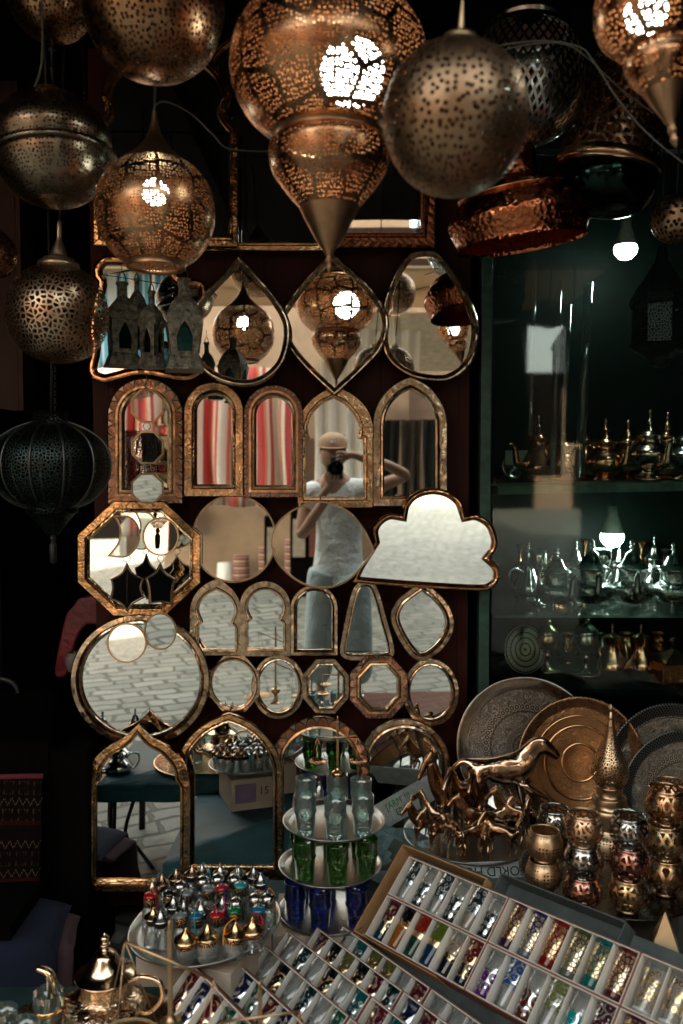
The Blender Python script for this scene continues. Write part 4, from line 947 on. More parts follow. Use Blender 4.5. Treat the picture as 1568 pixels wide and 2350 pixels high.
m_gpotr = metal('golden_teapot_relief', (.82, .58, .38), .18, .3, grime=.3, engrave='relief', es=30)
GT = 'copper teapots on the green shelf'
YS = 2.92; zs = z1 + .016
def onshelf(u, Y, z, dy=0): p = P(u, 1100, Y); return (p.x, Y, z)
for u, st, rr, rz, lab, mt in [(1292, 'round', 40, -80, 'copper teapot with its handle toward the glass, leftmost on the green shelf', m_cpot), (1388, 'round', 44, -60, 'round-bellied copper teapot second on the green shelf', m_cpot),
                           (1490, 'tall', 48, -75, 'copper teapot raised on a tall foot, third on the green shelf', metal('pinkish_silver_pot', (.66, .50, .40), .14, .2)), (1575, 'tall', 44, -100, 'pale teapot on a foot cut by the right edge on the green shelf', m_spot)]:
    teapot(lab, onshelf(u, YS, zs + .002), rr * PXM(YS), mt, R(rz), st, GT)
for u, st, rr, lab in [(1235, 'pear', 42, 'tall dark pear-shaped pot at the back of the green shelf left'), (1440, 'round', 42, 'copper teapot half hidden at the back of the green shelf'), (1340, 'pear', 40, 'slim copper pot at the back between the first two teapots'), (1530, 'pear', 44, 'slim copper pot at the back between the two footed teapots')]:
    teapot(lab, onshelf(u, 3.12, zs + .002), rr * PXM(3.12), m_cpot, R(200), st, GT)
GS = 'silver teapots on the glass shelf'
for i, (u, rr, rz, st) in enumerate([(1280, 45, -70, 'squat'), (1362, 50, -95, 'squat'), (1455, 50, -100, 'squat'), (1550, 48, -70, 'squat')]):
    teapot(['engraved silver teapot first from the left on the glass shelf', 'engraved silver teapot in front of the lit bulb', 'silver teapot on curved feet right of the lit bulb', 'silver teapot at the right end of the glass shelf'][i],
           onshelf(u, 2.9, z2 + .001), rr * PXM(2.9), m_spot, R(rz), st, GS, m_spotr, feet=True)
for i, (u, rr, st) in enumerate([(1215, 38, 'pear'), (1325, 40, 'tall'), (1425, 40, 'pear'), (1505, 42, 'pear')]):
    teapot(['tall silver ewer at the left end of the glass shelf', 'silver pot behind the first two silver teapots', 'narrow silver ewer right behind the bulb', 'tall silver ewer near the right end behind the teapots'][i],
           onshelf(u, 3.12, z2 + .001), rr * PXM(3.12), m_spot, R([30, 190, 160, 20][i]), st, GS)
for i, u in enumerate([1195, 1258, 1345, 1395, 1475, 1530]):
    p_ = onshelf(u, 3.19, z2 + .001); r_ = (.018, .022, .016, .024, .02, .023)[i]; h_ = (.20, .16, .22, .15, .21, .18)[i]
    tag(obj('vase', MB().lathe(cr([(0, 0), (r_ * 1.2, 0), (r_ * .8, h_ * .08), (r_ * 1.9, h_ * .3), (r_ * 1.5, h_ * .5), (r_ * .5, h_ * .68), (r_ * .45, h_ * .86), (r_ * 1.1, h_)], 4), 26), m_spot if i % 2 else m_cpot, loc=p_),
        ['slim copper vase', 'slim silver vase', 'tall copper vase', 'stout silver vase', 'tall thin copper vase', 'silver vase'][i] + ' at the very back of the glass shelf, ' + nth_[i] + ' from the left', 'vase', 'vases at the back of the cabinet')
for i, (u, v, r_) in enumerate([(1180, 1030, .05), (1330, 1045, .06), (1470, 1020, .06), (1300, 1290, .055), (1500, 1280, .06)]):
    z_ = (z1 + .018 if v < 1200 else z2 + .002)
    o = tag(obj('small_plate', MB().lathe([(0, 0), (r_ * .7, 0), (r_ * .8, .004), (r_, .007), (r_, .005), (r_ * .8, 0)], 40), m_cpot if i % 2 else m_spot), ['small silver plate', 'small copper plate', 'silver plate', 'copper plate', 'round silver plate'][i] + [' leaning at the back of the green shelf, leftmost', ' leaning at the back of the green shelf, middle', ' leaning at the back of the green shelf, right', ' leaning behind the silver teapots, left', ' leaning behind the silver teapots, right'][i], 'plate', 'plates leaning in the cabinet')
    q_ = onshelf(u, 3.22, z_); o.location = (q_[0], q_[1], z_ + r_); o.rotation_euler = (R(80), 0, 0)
for i, u in enumerate([1310, 1385, 1445, 1520]):
    p_ = onshelf(u, 3.12, z3 + .001); r_ = (.03, .026, .034, .03)[i]
    tag(obj('bowl', MB().lathe(cr([(0, 0), (r_ * .6, 0), (r_ * .5, .01), (r_ * 1.1, .04), (r_ * 1.2, .07), (r_ * .9, .10), (r_, .115)], 4), 30), [m_cpot, m_spot, m_cpot, m_hammercop][i], loc=p_), ['copper', 'silver', 'bright copper', 'red hammered copper'][i] + ' bowl at the back of the lower shelf, %s from the left' % nth_[i], 'bowl', 'bowls at the back of the lower shelf')
# goblets with stems between the shelves
for i, (u, v) in enumerate([(1238, 1345), (1385, 1330)]):
    tag(obj('goblet', MB().lathe([(0, 0), (.03, 0), (.03, .004), (.006, .012), (.005, .10), (.012, .12), (.03, .15), (.032, .20), (.030, .20), (.02, .15), (0, .13)], 24), m_spot, loc=onshelf(u, 3.0, z2 + .001)),
        ['tall silver goblet left among the silver teapots', 'silver goblet just under the lit bulb'][i], 'goblet', 'silver goblets')
# lower shelf
def burner(label, u, Y, h, mat, grp='incense burners'):
    t = thing('incense_burner', label, 'incense burner', onshelf(u, Y, z3 + .001), (0, 0, 0), grp); s = h
    obj('foot', MB().lathe([(a * s, b * s) for a, b in [(0, 0), (.2, 0), (.2, .02), (.08, .06), (.035, .12), (.035, .22), (.06, .26), (.03, .3)]], 24), mat, t)
    obj('bowl', MB().lathe([(a * s, b * s) for a, b in cr([(.03, .29), (.16, .38), (.22, .50), (.20, .60), (.19, .61)], 4)], 28), mat, t)
    obj('dome', MB().lathe([(a * s, b * s) for a, b in cr([(.2, .61), (.18, .68), (.08, .76), (.05, .8), (.06, .83), (.03, .86), (.012, .94), (0, 1.0)], 3)], 28), mat, t)
burner('dark silver incense burner with pointed dome in the middle of the lower shelf', 1352, 2.95, .235, metal('dark_silver', (.35, .32, .28), .2, .3))
burner('copper incense burner beside the mosaic plate', 1262, 3.0, .22, metal('dull_copper', (.55, .33, .2), .2, .3))
for i, u in enumerate([1412, 1478]):
    t = thing('copper_jug', ['wide-bellied copper jug left of its twin on the lower shelf', 'wide-bellied copper jug right of its twin on the lower shelf'][i], 'jug', onshelf(u, 2.9, z3 + .001), (0, 0, R([-70, 60][i])), 'copper jugs'); r = .052
    obj('body', MB().lathe(cr([(0, 0), (r * .75, 0), (r * .98, r * .5), (r, r * .9), (r * .72, r * 1.5), (r * .5, r * 2.1), (r * .62, r * 2.8)], 5), 36), m_cpot, t)
    obj('lid', MB().lathe([(r * .62, r * 2.8), (r * .5, r * 2.9), (r * .1, r * 3.05), (r * .05, r * 3.3), (r * .13, r * 3.45), (0, r * 3.7)], 24), m_cpot, t)
    obj('handle', MB().tube(curve3([(r * .55, 0, r * 2.5), (r * 1.2, 0, r * 2.6), (r * 1.5, 0, r * 1.7), (r * .98, 0, r * .9)], 5), r * .08), m_cpot, t)
    obj('spout', MB().tube(curve3([(-r * .9, 0, r * .8), (-r * 1.3, 0, r * 1.4), (-r * 1.4, 0, r * 2.2)], 5), r * .1), m_cpot, t)
t = thing('copper_box', 'embossed copper box with small domed lid at the right end of the lower shelf', 'box', onshelf(1556, 2.86, z3 + .001), (0, 0, R(8)))
obj('box_body', MB().box((0, 0, .035), (.13, .09, .07)), metal('embossed_copper', (.68, .25, .11), .28, .2, engrave='relief', es=45), t, bevel=.003)
obj('lid', MB().lathe([(.095, 0.07), (.085, .082), (.03, .10), (.012, .11), (.012, .13), (.02, .14), (.006, .15), (0, .17)], 4, Matrix.Rotation(R(45), 4, 'Z'), smooth=False), m_cpot, t)
# mosaic plate standing on the shelf
def mk_mosaic():
    g = G('stone_mosaic_plate'); uv = g.uv(); s = g.n('SeparateXYZ', Vector=uv)
    x, y = s.outputs[0], s.outputs[1]; r = g.math('SQRT', g.math('ADD', g.math('MULTIPLY', x, x), g.math('MULTIPLY', y, y))); a = g.math('ARCTAN2', y, x)
    ringf = g.math('FRACT', g.math('MULTIPLY', r, 52.0)); c = g.math('GREATER_THAN', ringf, .3)
    seg = g.math('FRACT', g.math('MULTIPLY', a, 5.1)); c2 = g.math('GREATER_THAN', seg, .09)
    return g.done(g.bsdf(Base_Color=g.mix(g.math('MULTIPLY', c, c2), (.012, .012, .01), (.34, .29, .22)), Roughness=.45))
p = P(1205, 1472, 2.96)
mp = MB(); n = 48; vs = [(0, 0, 0)] + [(.085 * math.cos(2 * PI * i / n), 0, .085 * math.sin(2 * PI * i / n)) for i in range(n)]
mp.add(vs, [[0, i + 1, (i + 1) % n + 1] for i in range(n)], [(v[0], v[2]) for v in vs], True); 
o = tag(obj('mosaic_plate', mp, mk_mosaic(), solid=.006), 'round stone mosaic plate of concentric rings standing in the cabinet', 'plate'); o.location = (p.x, p.y, z3 + .088); o.rotation_euler = (R(-10), 0, R(22))
# clear tall glass tubes (water-pipe columns) on the upper left
for i, (u0, v0, u1, v1, w) in enumerate([(1228, 595, 1218, 1000, 9), (1285, 640, 1268, 1090, 12), (1308, 700, 1290, 1090, 10), (1352, 650, 1330, 1095, 22)]):
    a_, b_ = P(u0, v0, 2.88), P(u1, v1, 2.84)
    tag(obj('glass_tube', MB().tube([a_, b_], w * PXM(2.9) / 2, 16), thin_glass('tube_glass', (.85, .92, .9), 2.0, .03)),
        ['narrow upright glass tube leftmost in the cabinet', 'slanting glass tube second from the left in the cabinet', 'slanting glass tube third from the left in the cabinet', 'widest slanting glass tube in the cabinet'][i], 'glass tube', 'glass tubes in the cabinet')
t = thing('paper_note', 'small pale paper note stuck inside the dark cabinet at left', 'note', P(1190, 1050, 3.2)); obj('sheet', MB().box((0, 0, 0), (.10, .002, .055)), plain('old_paper', (.25, .24, .17), .8), t)
# ================================================================ TABLES, TRAYS
m_teal = plain('teal_cloth', (.012, .075, .095), .62, .35, 5, .5, bs=10, bd=.02)
m_card = plain('pale_cardboard', (.52, .42, .32), .85, .12, 10, .2)
m_tan = plain('tan_cardboard', (.40, .22, .09), .8, .2)
m_board = plain('grey_tabletop', (.07, .085, .08), .7, .4)
def cloth_table(name, label, x0, x1, y0, y1, z, mat=m_teal, zb=0.03):
    t = thing(name, label, 'table', ((x0 + x1) / 2, (y0 + y1) / 2, 0)); w, d = (x1 - x0), (y1 - y0)
    obj('tabletop', MB().box((0, 0, z - .015), (w - .02, d - .02, .03)), m_blackwood, t)
    for sx in (-1, 1):
        for sy in (-1, 1): obj('leg', MB().tube([(sx * (w / 2 - .05), sy * (d / 2 - .05), z - .03), (sx * (w / 2 - .04), sy * (d / 2 - .04), 0)], .015), m_dark, t)
    mb = MB(); n = 25; N = 4 * n; prs = []
    for i in range(N):
        s, q = divmod(i, n); f = q / n
        p = [(-w / 2 + w * f, -d / 2), (w / 2, -d / 2 + d * f), (w / 2 - w * f, d / 2), (-w / 2, d / 2 - d * f)][s]; prs.append(p)
    rows = 5; vs = []
    for k in range(rows):
        tt = k / (rows - 1)
        for i, (a, b) in enumerate(prs):
            o_ = 1 + .0 if k == 0 else 1 + .02 * tt + .018 * math.sin(i * .9 + 1.3 * math.sin(i * .23)) * tt
            vs.append((a * o_, b * o_, z + .004 - (z - zb) * tt))
    mb.add(vs, [list(range(N))] + [[k * N + i, k * N + (i + 1) % N, (k + 1) * N + (i + 1) % N, (k + 1) * N + i] for k in range(rows - 1) for i in range(N)])
    tc = obj('table_cloth', mb, mat); tc.location = t.location
    tag(tc, label.replace('table', 'cloth draped over the table') if False else 'creased ' + ('teal' if mat is m_teal else 'dark') + ' cloth over the ' + label.split(' table ')[0].replace('low ', '').replace('with teal cloth', '').strip() + ' table ' + label.split(' table ')[1], 'cloth')
    return t
# table under the bottle tray and glass boxes
zt1 = .34
cloth_table('display_table', 'low wide table under the tiered tea glasses and bottle tray', P(300, 2100, 2.2).x, .42, 1.55, 2.5, zt1)
cloth_table('display_table', 'long dark table holding the horse tray and leaning trays', .20, 1.75, 2.16, 2.68, .50, m_board, .3)
def tray(label, c, r, mat=None, lip=.012, tilt=(0, 0, 0), name='round_tray', grp='round metal trays'):
    t = tag(obj(name, MB().lathe([(0, 0), (r * .86, 0), (r * .90, .002), (r * .97, lip), (r, lip + .001), (r * 1.003, lip - .001), (r * .97, lip - .004), (r * .9, -.002), (0, -.003)], 72), mat or m_tray), label, 'tray', grp)
    t.location = c; t.rotation_euler = tilt; return t
def onplane(u, v, c, tilt=(0, 0, 0), up=0):
    M = (Matrix.Translation(c) @ Matrix.Rotation(tilt[2], 4, 'Z') @ Matrix.Rotation(tilt[1], 4, 'Y') @ Matrix.Rotation(tilt[0], 4, 'X')); n = (M.to_3x3() @ Vector((0, 0, 1)))
    return PP(u, v, Vector(c) + n * up, n) - n * up
# ---------------------------------------------------------------- three tiers of tea glasses
def beldi(mat_name, c):
    m = thin_glass(mat_name, c, 2.6, .09, .3, .42, tuple(min(1, x * .9 + .02) for x in c), tuple(x ** 2.2 * k for x, k in zip(c, (.42, .62, .60))))
    pr = [(0, 0), (.0225, 0), (.0245, .003), (.0272, .052), (.0292, .056), (.0302, .060), (.0292, .064), (.0284, .067), (.0294, .100), (.0298, .1015), (.0282, .102), (.0268, .068), (.0250, .055), (.0212, .013), (.012, .010), (0, .011)]
    return MB().lathe(pr, 32), m
def glass_set(mbm, spots, labels, grp):
    mb, m = mbm; me = mb.mesh('tea_glass'); me.materials.append(m)
    for (x, y, z), l in zip(spots, labels):
        o = bpy.data.objects.new('tea_glass', me); col.objects.link(o); o.location = (x, y, z); o.rotation_euler = (0, 0, random.random() * 6); tag(o, l, 'tea glass', grp)
YT = 2.22
tz = [P(752, 2092, YT).z, P(758, 1987, YT).z, P(767, 1887, YT).z]
tx = [P(752, 2092, YT).x, P(758, 1987, YT).x, P(767, 1887, YT).x]
tr_ = [116, 121, 120]
for k in range(3):
    tray(['steel tray at the bottom of the tiers, holding blue glasses', 'steel tray in the middle of the tiers, holding green glasses', 'steel tray on top of the tiers, holding clear aqua glasses'][k], (tx[k], YT, tz[k]), tr_[k] * PXM(YT), lip=.010)
st = tag(obj('box', MB().box((tx[0] - .02, YT, (zt1 + tz[0]) / 2 ), (.24, .22, max(.01, tz[0] - zt1 - .012))), m_card), 'pale cardboard box under the lowest tier tray', 'box')
places = ['front left', 'front middle', 'front right', 'back left', 'back middle', 'back right']
def spots(us, z, x0):
    return [(onplane(u, v, (x0, YT, z), up=0).x, onplane(u, v, (x0, YT, z)).y, z + .0012) for u, v in us]
glass_set(beldi('aqua_glass', (.86, .985, .965)), spots([(701, 1912), (770, 1922), (833, 1914), (703, 1868), (774, 1862), (829, 1872)], tz[2], tx[2]), ['clear aqua tea glass on the top tray, %s' % p for p in places], 'clear aqua tea glasses')
glass_set(beldi('green_glass', (.26, .66, .13)), spots([(700, 2016), (775, 2024), (842, 2010), (690, 1972), (762, 1966), (826, 1968)], tz[1], tx[1]), ['dark green tea glass on the middle tray, %s' % p for p in places], 'green tea glasses')
glass_set(beldi('blue_glass', (.10, .24, .80)), spots([(678, 2108), (735, 2128), (818, 2124), (690, 2070), (752, 2062), (822, 2070)], tz[0], tx[0]), ['deep blue tea glass on the lowest tray, %s' % p for p in places], 'blue tea glasses')
# balance scales
def scales(label, base, H, beam=.085, ang=0, mat=m_brass, yaw=0, drop=.085):
    t = thing('balance_scale', label, 'scale', base, (0, 0, yaw), 'small brass balance scales')
    r = H * .10
    obj('base', MB().lathe([(a * H, b * H) for a, b in cr([(0, 0), (.11, 0), (.11, .015), (.06, .04), (.035, .10), (.03, .16), (.05, .19), (.085, .22), (.085, .28), (.04, .31), (.022, .34)], 3)], 28), mat, t)
    obj('post', MB().box((0, 0, H * .66), (H * .034, H * .034, H * .68), bev=0), mat, t, bevel=.001)
    obj('pointer', MB().tube([(0, 0, H * .97), (0, 0, H * 1.06), (0, 0, H * 1.08)], [H * .02, H * .012, H * .004], 8), mat, t)
    M = Matrix.Translation((0, -H * .03, H * .78)) @ Matrix.Rotation(ang, 4, 'Y')
    obj('beam', MB().tube([(-beam, 0, 0), (beam, 0, 0)], H * .012, 8, M), mat, t)
    for s in (-1, 1):
        e = M @ Vector((s * beam, 0, 0)); p = obj('pan', MB().lathe([(0, 0), (drop * .22, .001), (drop * .33, .008), (drop * .34, .009), (drop * .3, .006), (0, .002)], 24, Matrix.Translation(e + Vector((0, 0, -drop)))), mat, t)
        ch = MB()
        for k in range(3):
            a = 2 * PI * k / 3 + .4; ch.tube([e, e + Vector((drop * .32 * math.cos(a), drop * .32 * math.sin(a), -drop + .009))], .0009, 5)
        obj('chain', ch, mat, t)
    return t
pb = P(775, 1817, 2.30); scales('brass balance scale with two hanging pans standing above the aqua glasses', (pb.x, pb.y, pb.z), P(781, 1655, 2.30).z - pb.z, beam=.056, drop=.075, mat=metal('scale_brass', (.70, .42, .22), .22, .3))
tag(obj('tea_glass', beldi('aqua_glass_b', (.80, .95, .93))[0], bpy.data.materials['aqua_glass'], loc=(pb.x, pb.y, tz[2] + .0012)), 'clear aqua tea glass under the base of the balance scale', 'tea glass', 'clear aqua tea glasses')
# ---------------------------------------------------------------- tray of little bottles
BT = P(472, 2126, 1.98); BTILT = (R(0), R(-4.5), 0); BR = 180 * PXM(1.98)
tray('large steel tray crowded with little kohl bottles', BT, BR, tilt=BTILT, lip=.012)
cb = thing('cardboard_box', 'cream cardboard box with a handwritten number carrying the bottle tray', 'box', (BT.x + .0, BT.y + .0, 0), (0, 0, R(-20)))
hb = BT.z - zt1 - .035
obj('carton', MB().box((0, 0, zt1 + .006 + hb / 2), (.25, .22, hb)), m_card, cb, bevel=.002)
text('writing', '15', plain('marker_ink', (.03, .02, .03), .6), cb, Matrix.Translation((0, .112, zt1 + hb * .62)) @ Matrix.Rotation(PI, 4, 'Z') @ Matrix.Rotation(PI / 2, 4, 'X') @ Matrix.Diagonal((-1, 1, 1, 1)), .04)
lab_ = obj('label', MB().box((-.07, .1115, zt1 + hb * .6), (.08, .002, .07)), plain('purple_label', (.25, .16, .28), .7), cb)
m_bott = thin_glass('bottle_glass', (.92, .96, .94), 2.2, .22, .3, .25)
def mk_fili(name, a, b, k=150):
    g = G(name); uv = g.uv(); m = g.math('LESS_THAN', g.math('ABSOLUTE', g.math('SINE', g.math('MULTIPLY', g.vor(uv, k), 9.0))), .6)
    return g.done(g.bsdf(Base_Color=g.mix(m, a, b), Metallic=.9, Roughness=.3, Normal=g.bump(m, .5, .001)))
m_fili = mk_fili('gold_filigree_band', (.02, .015, .01), (.70, .42, .20), 70)
lidm = {'cone_silver': metal('lid_silver', (.48, .47, .43), .22, .4), 'dome_silver': metal('lid_silver', (.48, .47, .43), .22, .4), 'cone_copper': metal('lid_copper', (.62, .40, .24), .24, .4), 'cone_gold': metal('lid_gold', (.76, .50, .24), .18, .4)}
def enamel(n, c): return plain('enamel_' + n, tuple(x * .6 for x in c), .15, .1, coat=.6)
ECOL = {'red': (.5, .01, .012), 'black': (.01, .01, .012), 'grey': (.22, .26, .26), 'teal': (.05, .33, .32), 'blue': (.01, .16, .30), 'green': (.01, .20, .06)}
TCOL = {'teal': (.02, .25, .3), 'orange': (.7, .25, .02), 'black': (.01, .01, .012), 'navy': (.01, .03, .15), 'blue': (.02, .14, .35), 'magenta': (.5, .01, .12), 'white': (.5, .5, .45), 'brown': (.35, .12, .05), 'red': (.5, .01, .02)}
proto = {}
def bottle_proto(kind):
    if kind in proto: return proto[kind]
    k = {}
    if kind == 'jar':
        k['glass'] = MB().lathe([(0, 0), (.0235, 0), (.0250, .003), (.0250, .036), (.0225, .040), (.0205, .040), (.0225, .035), (.0225, .004), (0, .003)], 28).mesh('glass')
        k['band'] = MB().lathe([(.0225, .034), (.0245, .036), (.0245, .048), (.022, .049)], 28).mesh('band')
        k['lid'] = MB().lathe(cr([(.0205, .048), (.0270, .049), (.0240, .053), (.0150, .060), (.0085, .068), (.0050, .074), (.0030, .078), (0, .080)], 3), 28).mesh('lid')
    else:
        k['glass'] = MB().lathe(cr([(0, 0), (.0160, 0), (.0180, .004), (.0185, .028), (.0175, .038), (.0125, .047), (.0120, .053)], 3) + [(.0105, .053), (.0155, .036), (.0165, .005), (0, .003)], 24).mesh('glass')
        if kind == 'enamel':
            k['band'] = MB().lathe([(.0120, .050), (.0160, .051), (.0160, .071), (.015, .072)], 24).mesh('band')
            k['lid'] = MB().lathe([(.0160, .071), (.0172, .073), (.0158, .077), (.010, .0795), (.003, .0805), (.003, .083), (0, .084)], 24).mesh('lid')
        elif kind == 'dome':
            k['band'] = MB().lathe([(.0120, .050), (.0160, .051), (.0165, .062), (.0175, .063)], 24).mesh('band')
            k['lid'] = MB().lathe(cr([(.0190, .063), (.0180, .070), (.0140, .077), (.007, .081), (.0025, .083), (.003, .086), (0, .088)], 3), 24).mesh('lid')
        else:
            k['band'] = MB().lathe([(.0120, .050), (.0150, .051), (.0150, .065), (.013, .066)], 24).mesh('band')
            k['lid'] = MB().lathe(cr([(.0150, .066), (.0208, .0655), (.0195, .068), (.0120, .074), (.0065, .081), (.0040, .085), (.003, .088), (0, .089)], 3), 24).mesh('lid')
    proto[kind] = k; return k
nth = ['first', 'second', 'third', 'fourth', 'fifth', 'sixth', 'seventh', 'eighth', 'ninth', 'tenth', 'eleventh', 'twelfth']
def bottle(kind, lidmat, lname, x, y, tassel, where):
    hz = {'jar': .050, 'enamel': .077, 'dome': .066, 'cone': .068}[kind]
    u = (300 + x * .2806) * .918; v = (2120 + y * .2806) * .918; p = onplane(u, v, BT, BTILT, hz + .002)
    p = p + Vector((0, 0, .0015))
    lb = 'little glass %s with %s%s, %s' % ('jar' if kind == 'jar' else 'bottle', lname, ' and %s tassel' % tassel if tassel else '', where)
    t = thing('small_bottle', lb, 'bottle', p, (random.uniform(-.03, .03), BTILT[1] + random.uniform(-.03, .03), random.random() * 6), 'little kohl bottles on the steel tray')
    k = bottle_proto(kind)
    for nm, mt in (('glass', m_bott), ('band', m_fili if kind in ('jar', 'enamel') else (m_dark if kind == 'cone' else lidm['dome_silver'])), ('lid', lidmat)):
        o = bpy.data.objects.new(nm, k[nm].copy() if nm != 'glass' else k[nm]); col.objects.link(o); o.parent = t; o.data.materials.clear(); o.data.materials.append(mt)
    if tassel:
        a = random.uniform(0, 6.28); r0 = .017 if kind != 'jar' else .023; top = .088 if kind != 'jar' else .082
        c, s = math.cos(a), math.sin(a); L = curve3([(0, 0, top), (.006 * c, .006 * s, top + .004), (r0 * c, r0 * s, top - .012), ((r0 + .002) * c, (r0 + .002) * s, top - .03), ((r0 + .002) * c, (r0 + .002) * s, top - .055)], 4)
        obj('tassel', MB().tube(L, [.0011] * 9 + [.0024] * (len(L) - 9), 7), plain('thread_' + tassel, TCOL[tassel], .8), t)
BL = [('cone', 'cone_silver', 735, 215, 'teal', 'back row third'), ('cone', 'cone_silver', 890, 205, 'orange', 'back row fourth'), ('cone', 'cone_silver', 1045, 215, 'black', 'back row fifth'), ('cone', 'cone_silver', 1150, 238, '', 'back row next to last'),
      ('cone', 'cone_silver', 1255, 275, 'navy', 'back row last'), ('cone', 'cone_copper', 600, 228, 'orange', 'back row second'), ('cone', 'cone_copper', 470, 262, 'black', 'back row first'), ('cone', 'cone_copper', 365, 312, 'blue', 'at the back left'),
      ('cone', 'cone_copper', 285, 358, 'black', 'behind the red-lidded bottle at left'), ('dome', 'dome_silver', 700, 300, '', 'second row left'), ('dome', 'dome_silver', 845, 288, '', 'second row middle'), ('dome', 'dome_silver', 1000, 278, '', 'second row right'),
      ('dome', 'dome_silver', 505, 352, 'black', 'left of the middle'), ('enamel', 'red', 235, 412, 'red', 'far left'), ('enamel', 'black', 405, 392, '', 'left third row'), ('enamel', 'grey', 565, 375, 'black', 'third row centre left'),
      ('enamel', 'grey', 745, 342, '', 'third row middle'), ('enamel', 'red', 915, 335, 'navy', 'third row right of the middle'), ('enamel', 'teal', 1045, 305, '', 'third row right'), ('dome', 'dome_silver', 1165, 455, 'brown', 'right side'),
      ('dome', 'dome_silver', 1310, 462, 'orange', 'far right'), ('cone', 'cone_silver', 560, 555, '', 'in the middle left'), ('cone', 'cone_silver', 715, 535, 'white', 'in the middle'), ('cone', 'cone_silver', 870, 510, 'magenta', 'right of the middle'),
      ('dome', 'dome_silver', 1015, 485, 'black', 'right of the centre'), ('cone', 'cone_gold', 255, 610, '', 'front left corner'), ('cone', 'cone_silver', 365, 622, 'black', 'front left second'), ('enamel', 'grey', 520, 592, '', 'front row middle left'),
      ('enamel', 'blue', 680, 580, 'teal', 'front row'), ('enamel', 'red', 860, 562, 'magenta', 'front row'), ('enamel', 'green', 1025, 540, '', 'front row'), ('enamel', 'blue', 1205, 515, '', 'front row right'), ('cone', 'cone_silver', 440, 505, '', 'left of centre'),
      ('jar', 'cone_gold', 570, 800, '', 'front, leftmost of four'), ('jar', 'cone_gold', 770, 800, '', 'front, second of four'), ('jar', 'cone_gold', 993, 765, 'orange', 'front, third of four'), ('jar', 'cone_gold', 1175, 705, 'magenta', 'front, rightmost of four')]
for kd, lm, x, y, ts, wh in BL:
    if kd == 'enamel': bottle(kd, enamel(lm, ECOL[lm]), lm + ' enamel lid', x, y, ts, wh)
    else: bottle(kd, lidm[lm], {'cone_silver': 'silver cone lid', 'cone_copper': 'copper cone lid', 'cone_gold': 'golden cone lid', 'dome_silver': 'silver dome lid'}[lm], x, y, ts, wh)
# ================================================================ ANIMAL FIGURES
HT = P(1080, 1920, 2.38); HR = 158 * PXM(2.38)
tray('steel tray crowded with bronze animal figures', HT, HR, lip=.012)
tag(obj('box', MB().box((HT.x, HT.y, (.505 + HT.z - .004) / 2), (.22, .2, HT.z - .509)), m_card), 'flat cardboard box under the tray of bronze animals', 'box') if HT.z > .53 else None
def horse_j(S, pts, fat=1.55):
    """pts: name -> (x, z, y, r) in units of S"""
    return {k: ((x * S, y * S, z * S), fat * r * S if not isinstance(r, tuple) else (fat * r[0] * S, fat * r[1] * S)) for k, (x, z, y, r) in pts.items()}
def make_horse(name, label, S, mat, loc, rotz, pose='walk', grp='bronze animal figures', neck=1.0, horns=False, slim=1.0, fat=1.55, rot=None, hd=1.0):
    neck_ = neck
    w = .11 * slim
    p = {'rump': (-.40, .74, 0, (.125 * slim, .14)), 'loin': (-.18, .74, 0, (.10 * slim, .12)), 'barrel': (.05, .70, 0, (.115 * slim, .14)), 'chest': (.27, .74, 0, (.115 * slim, .155)),
         'neck1': (.37, .74 + .16 * neck, 0, (.08 * slim, .15)), 'neck2': (.45, .74 + .36 * neck, 0, (.055, .11)), 'poll': (.52, .74 + .50 * neck, 0, (.05 * hd, .075 * hd)), 'cheek': (.62, .74 + .45 * neck, 0, (.045 * hd, .068 * hd)), 'muz': (.78, .74 + .30 * neck, 0, (.033, .044)), 'nose': (.84, .74 + .24 * neck, 0, .037)}
    E = [['rump', 'loin', 'barrel', 'chest', 'neck1', 'neck2', 'poll', 'cheek', 'muz', 'nose']]
    legs = {'fr': (.27, -w, .02 if pose != 'raise' else .30), 'fl': (.24, w, .08), 'hr': (-.40, -w, -.04), 'hl': (-.37, w, .07)}
    for k, (x, y, st) in legs.items():
        hind = k[0] == 'h'
        if k == 'fr' and pose == 'raise':
            L = [(x + .02, .56, y, .055), (x + .20, .44, y, .034), (x + .40, .34, y, .020), (x + .37, .24, y, .020)]
        elif hind:
            L = [(x + .02, .58, y, .085), (x + .06 + st * .3, .42, y, .05), (x - .06 + st, .27, y, .03), (x - .01 + st, .08, y, .020), (x + .02 + st, .0, y, .026)]
        else:
            L = [(x, .56, y, .06), (x + st * .4, .38, y, .035), (x + st * .7, .26, y, .026), (x + st, .08, y, .018), (x + .02 + st, .0, y, .025)]
        names = []
        for i, q in enumerate(L): nm = k + str(i); p[nm] = q; names.append(nm)
        E.append(['rump' if hind else 'chest'] + names)
    if name == 'horse_figure':
        p.update({'t1': (-.52, .84, 0, .035), 't2': (-.60, .85, 0, .03), 't3': (-.72, .74, 0, .025), 't4': (-.76, .55, 0, .018)}); E.append(['rump', 't1', 't2', 't3', 't4'])
    else:
        p.update({'t1': (-.53, .80, 0, .022), 't2': (-.58, .66, 0, .016)}); E.append(['rump', 't1', 't2'])
    for s in (-1, 1):
        p['e%d' % s] = (.50, .74 + .62 * neck if not horns else .74 + .57 * neck, s * .04, .016); E.append(['poll', 'e%d' % s])
        if horns:
            p['h%d' % s] = (.47, .74 + .70 * neck, s * .035, .014); p['i%d' % s] = (.40, .74 + .84 * neck, s * .07, .009); E.append(['poll', 'h%d' % s, 'i%d' % s])
    o = skin(name, horse_j(S, p, fat), E, mat, None, 'barrel', 2, loc); o.rotation_euler = rot or (0, 0, rotz)
    return tag(o, label, 'animal figure', grp)
def ht(u, v): p = onplane(u, v, HT); return (p.x, p.y, HT.z + .004)
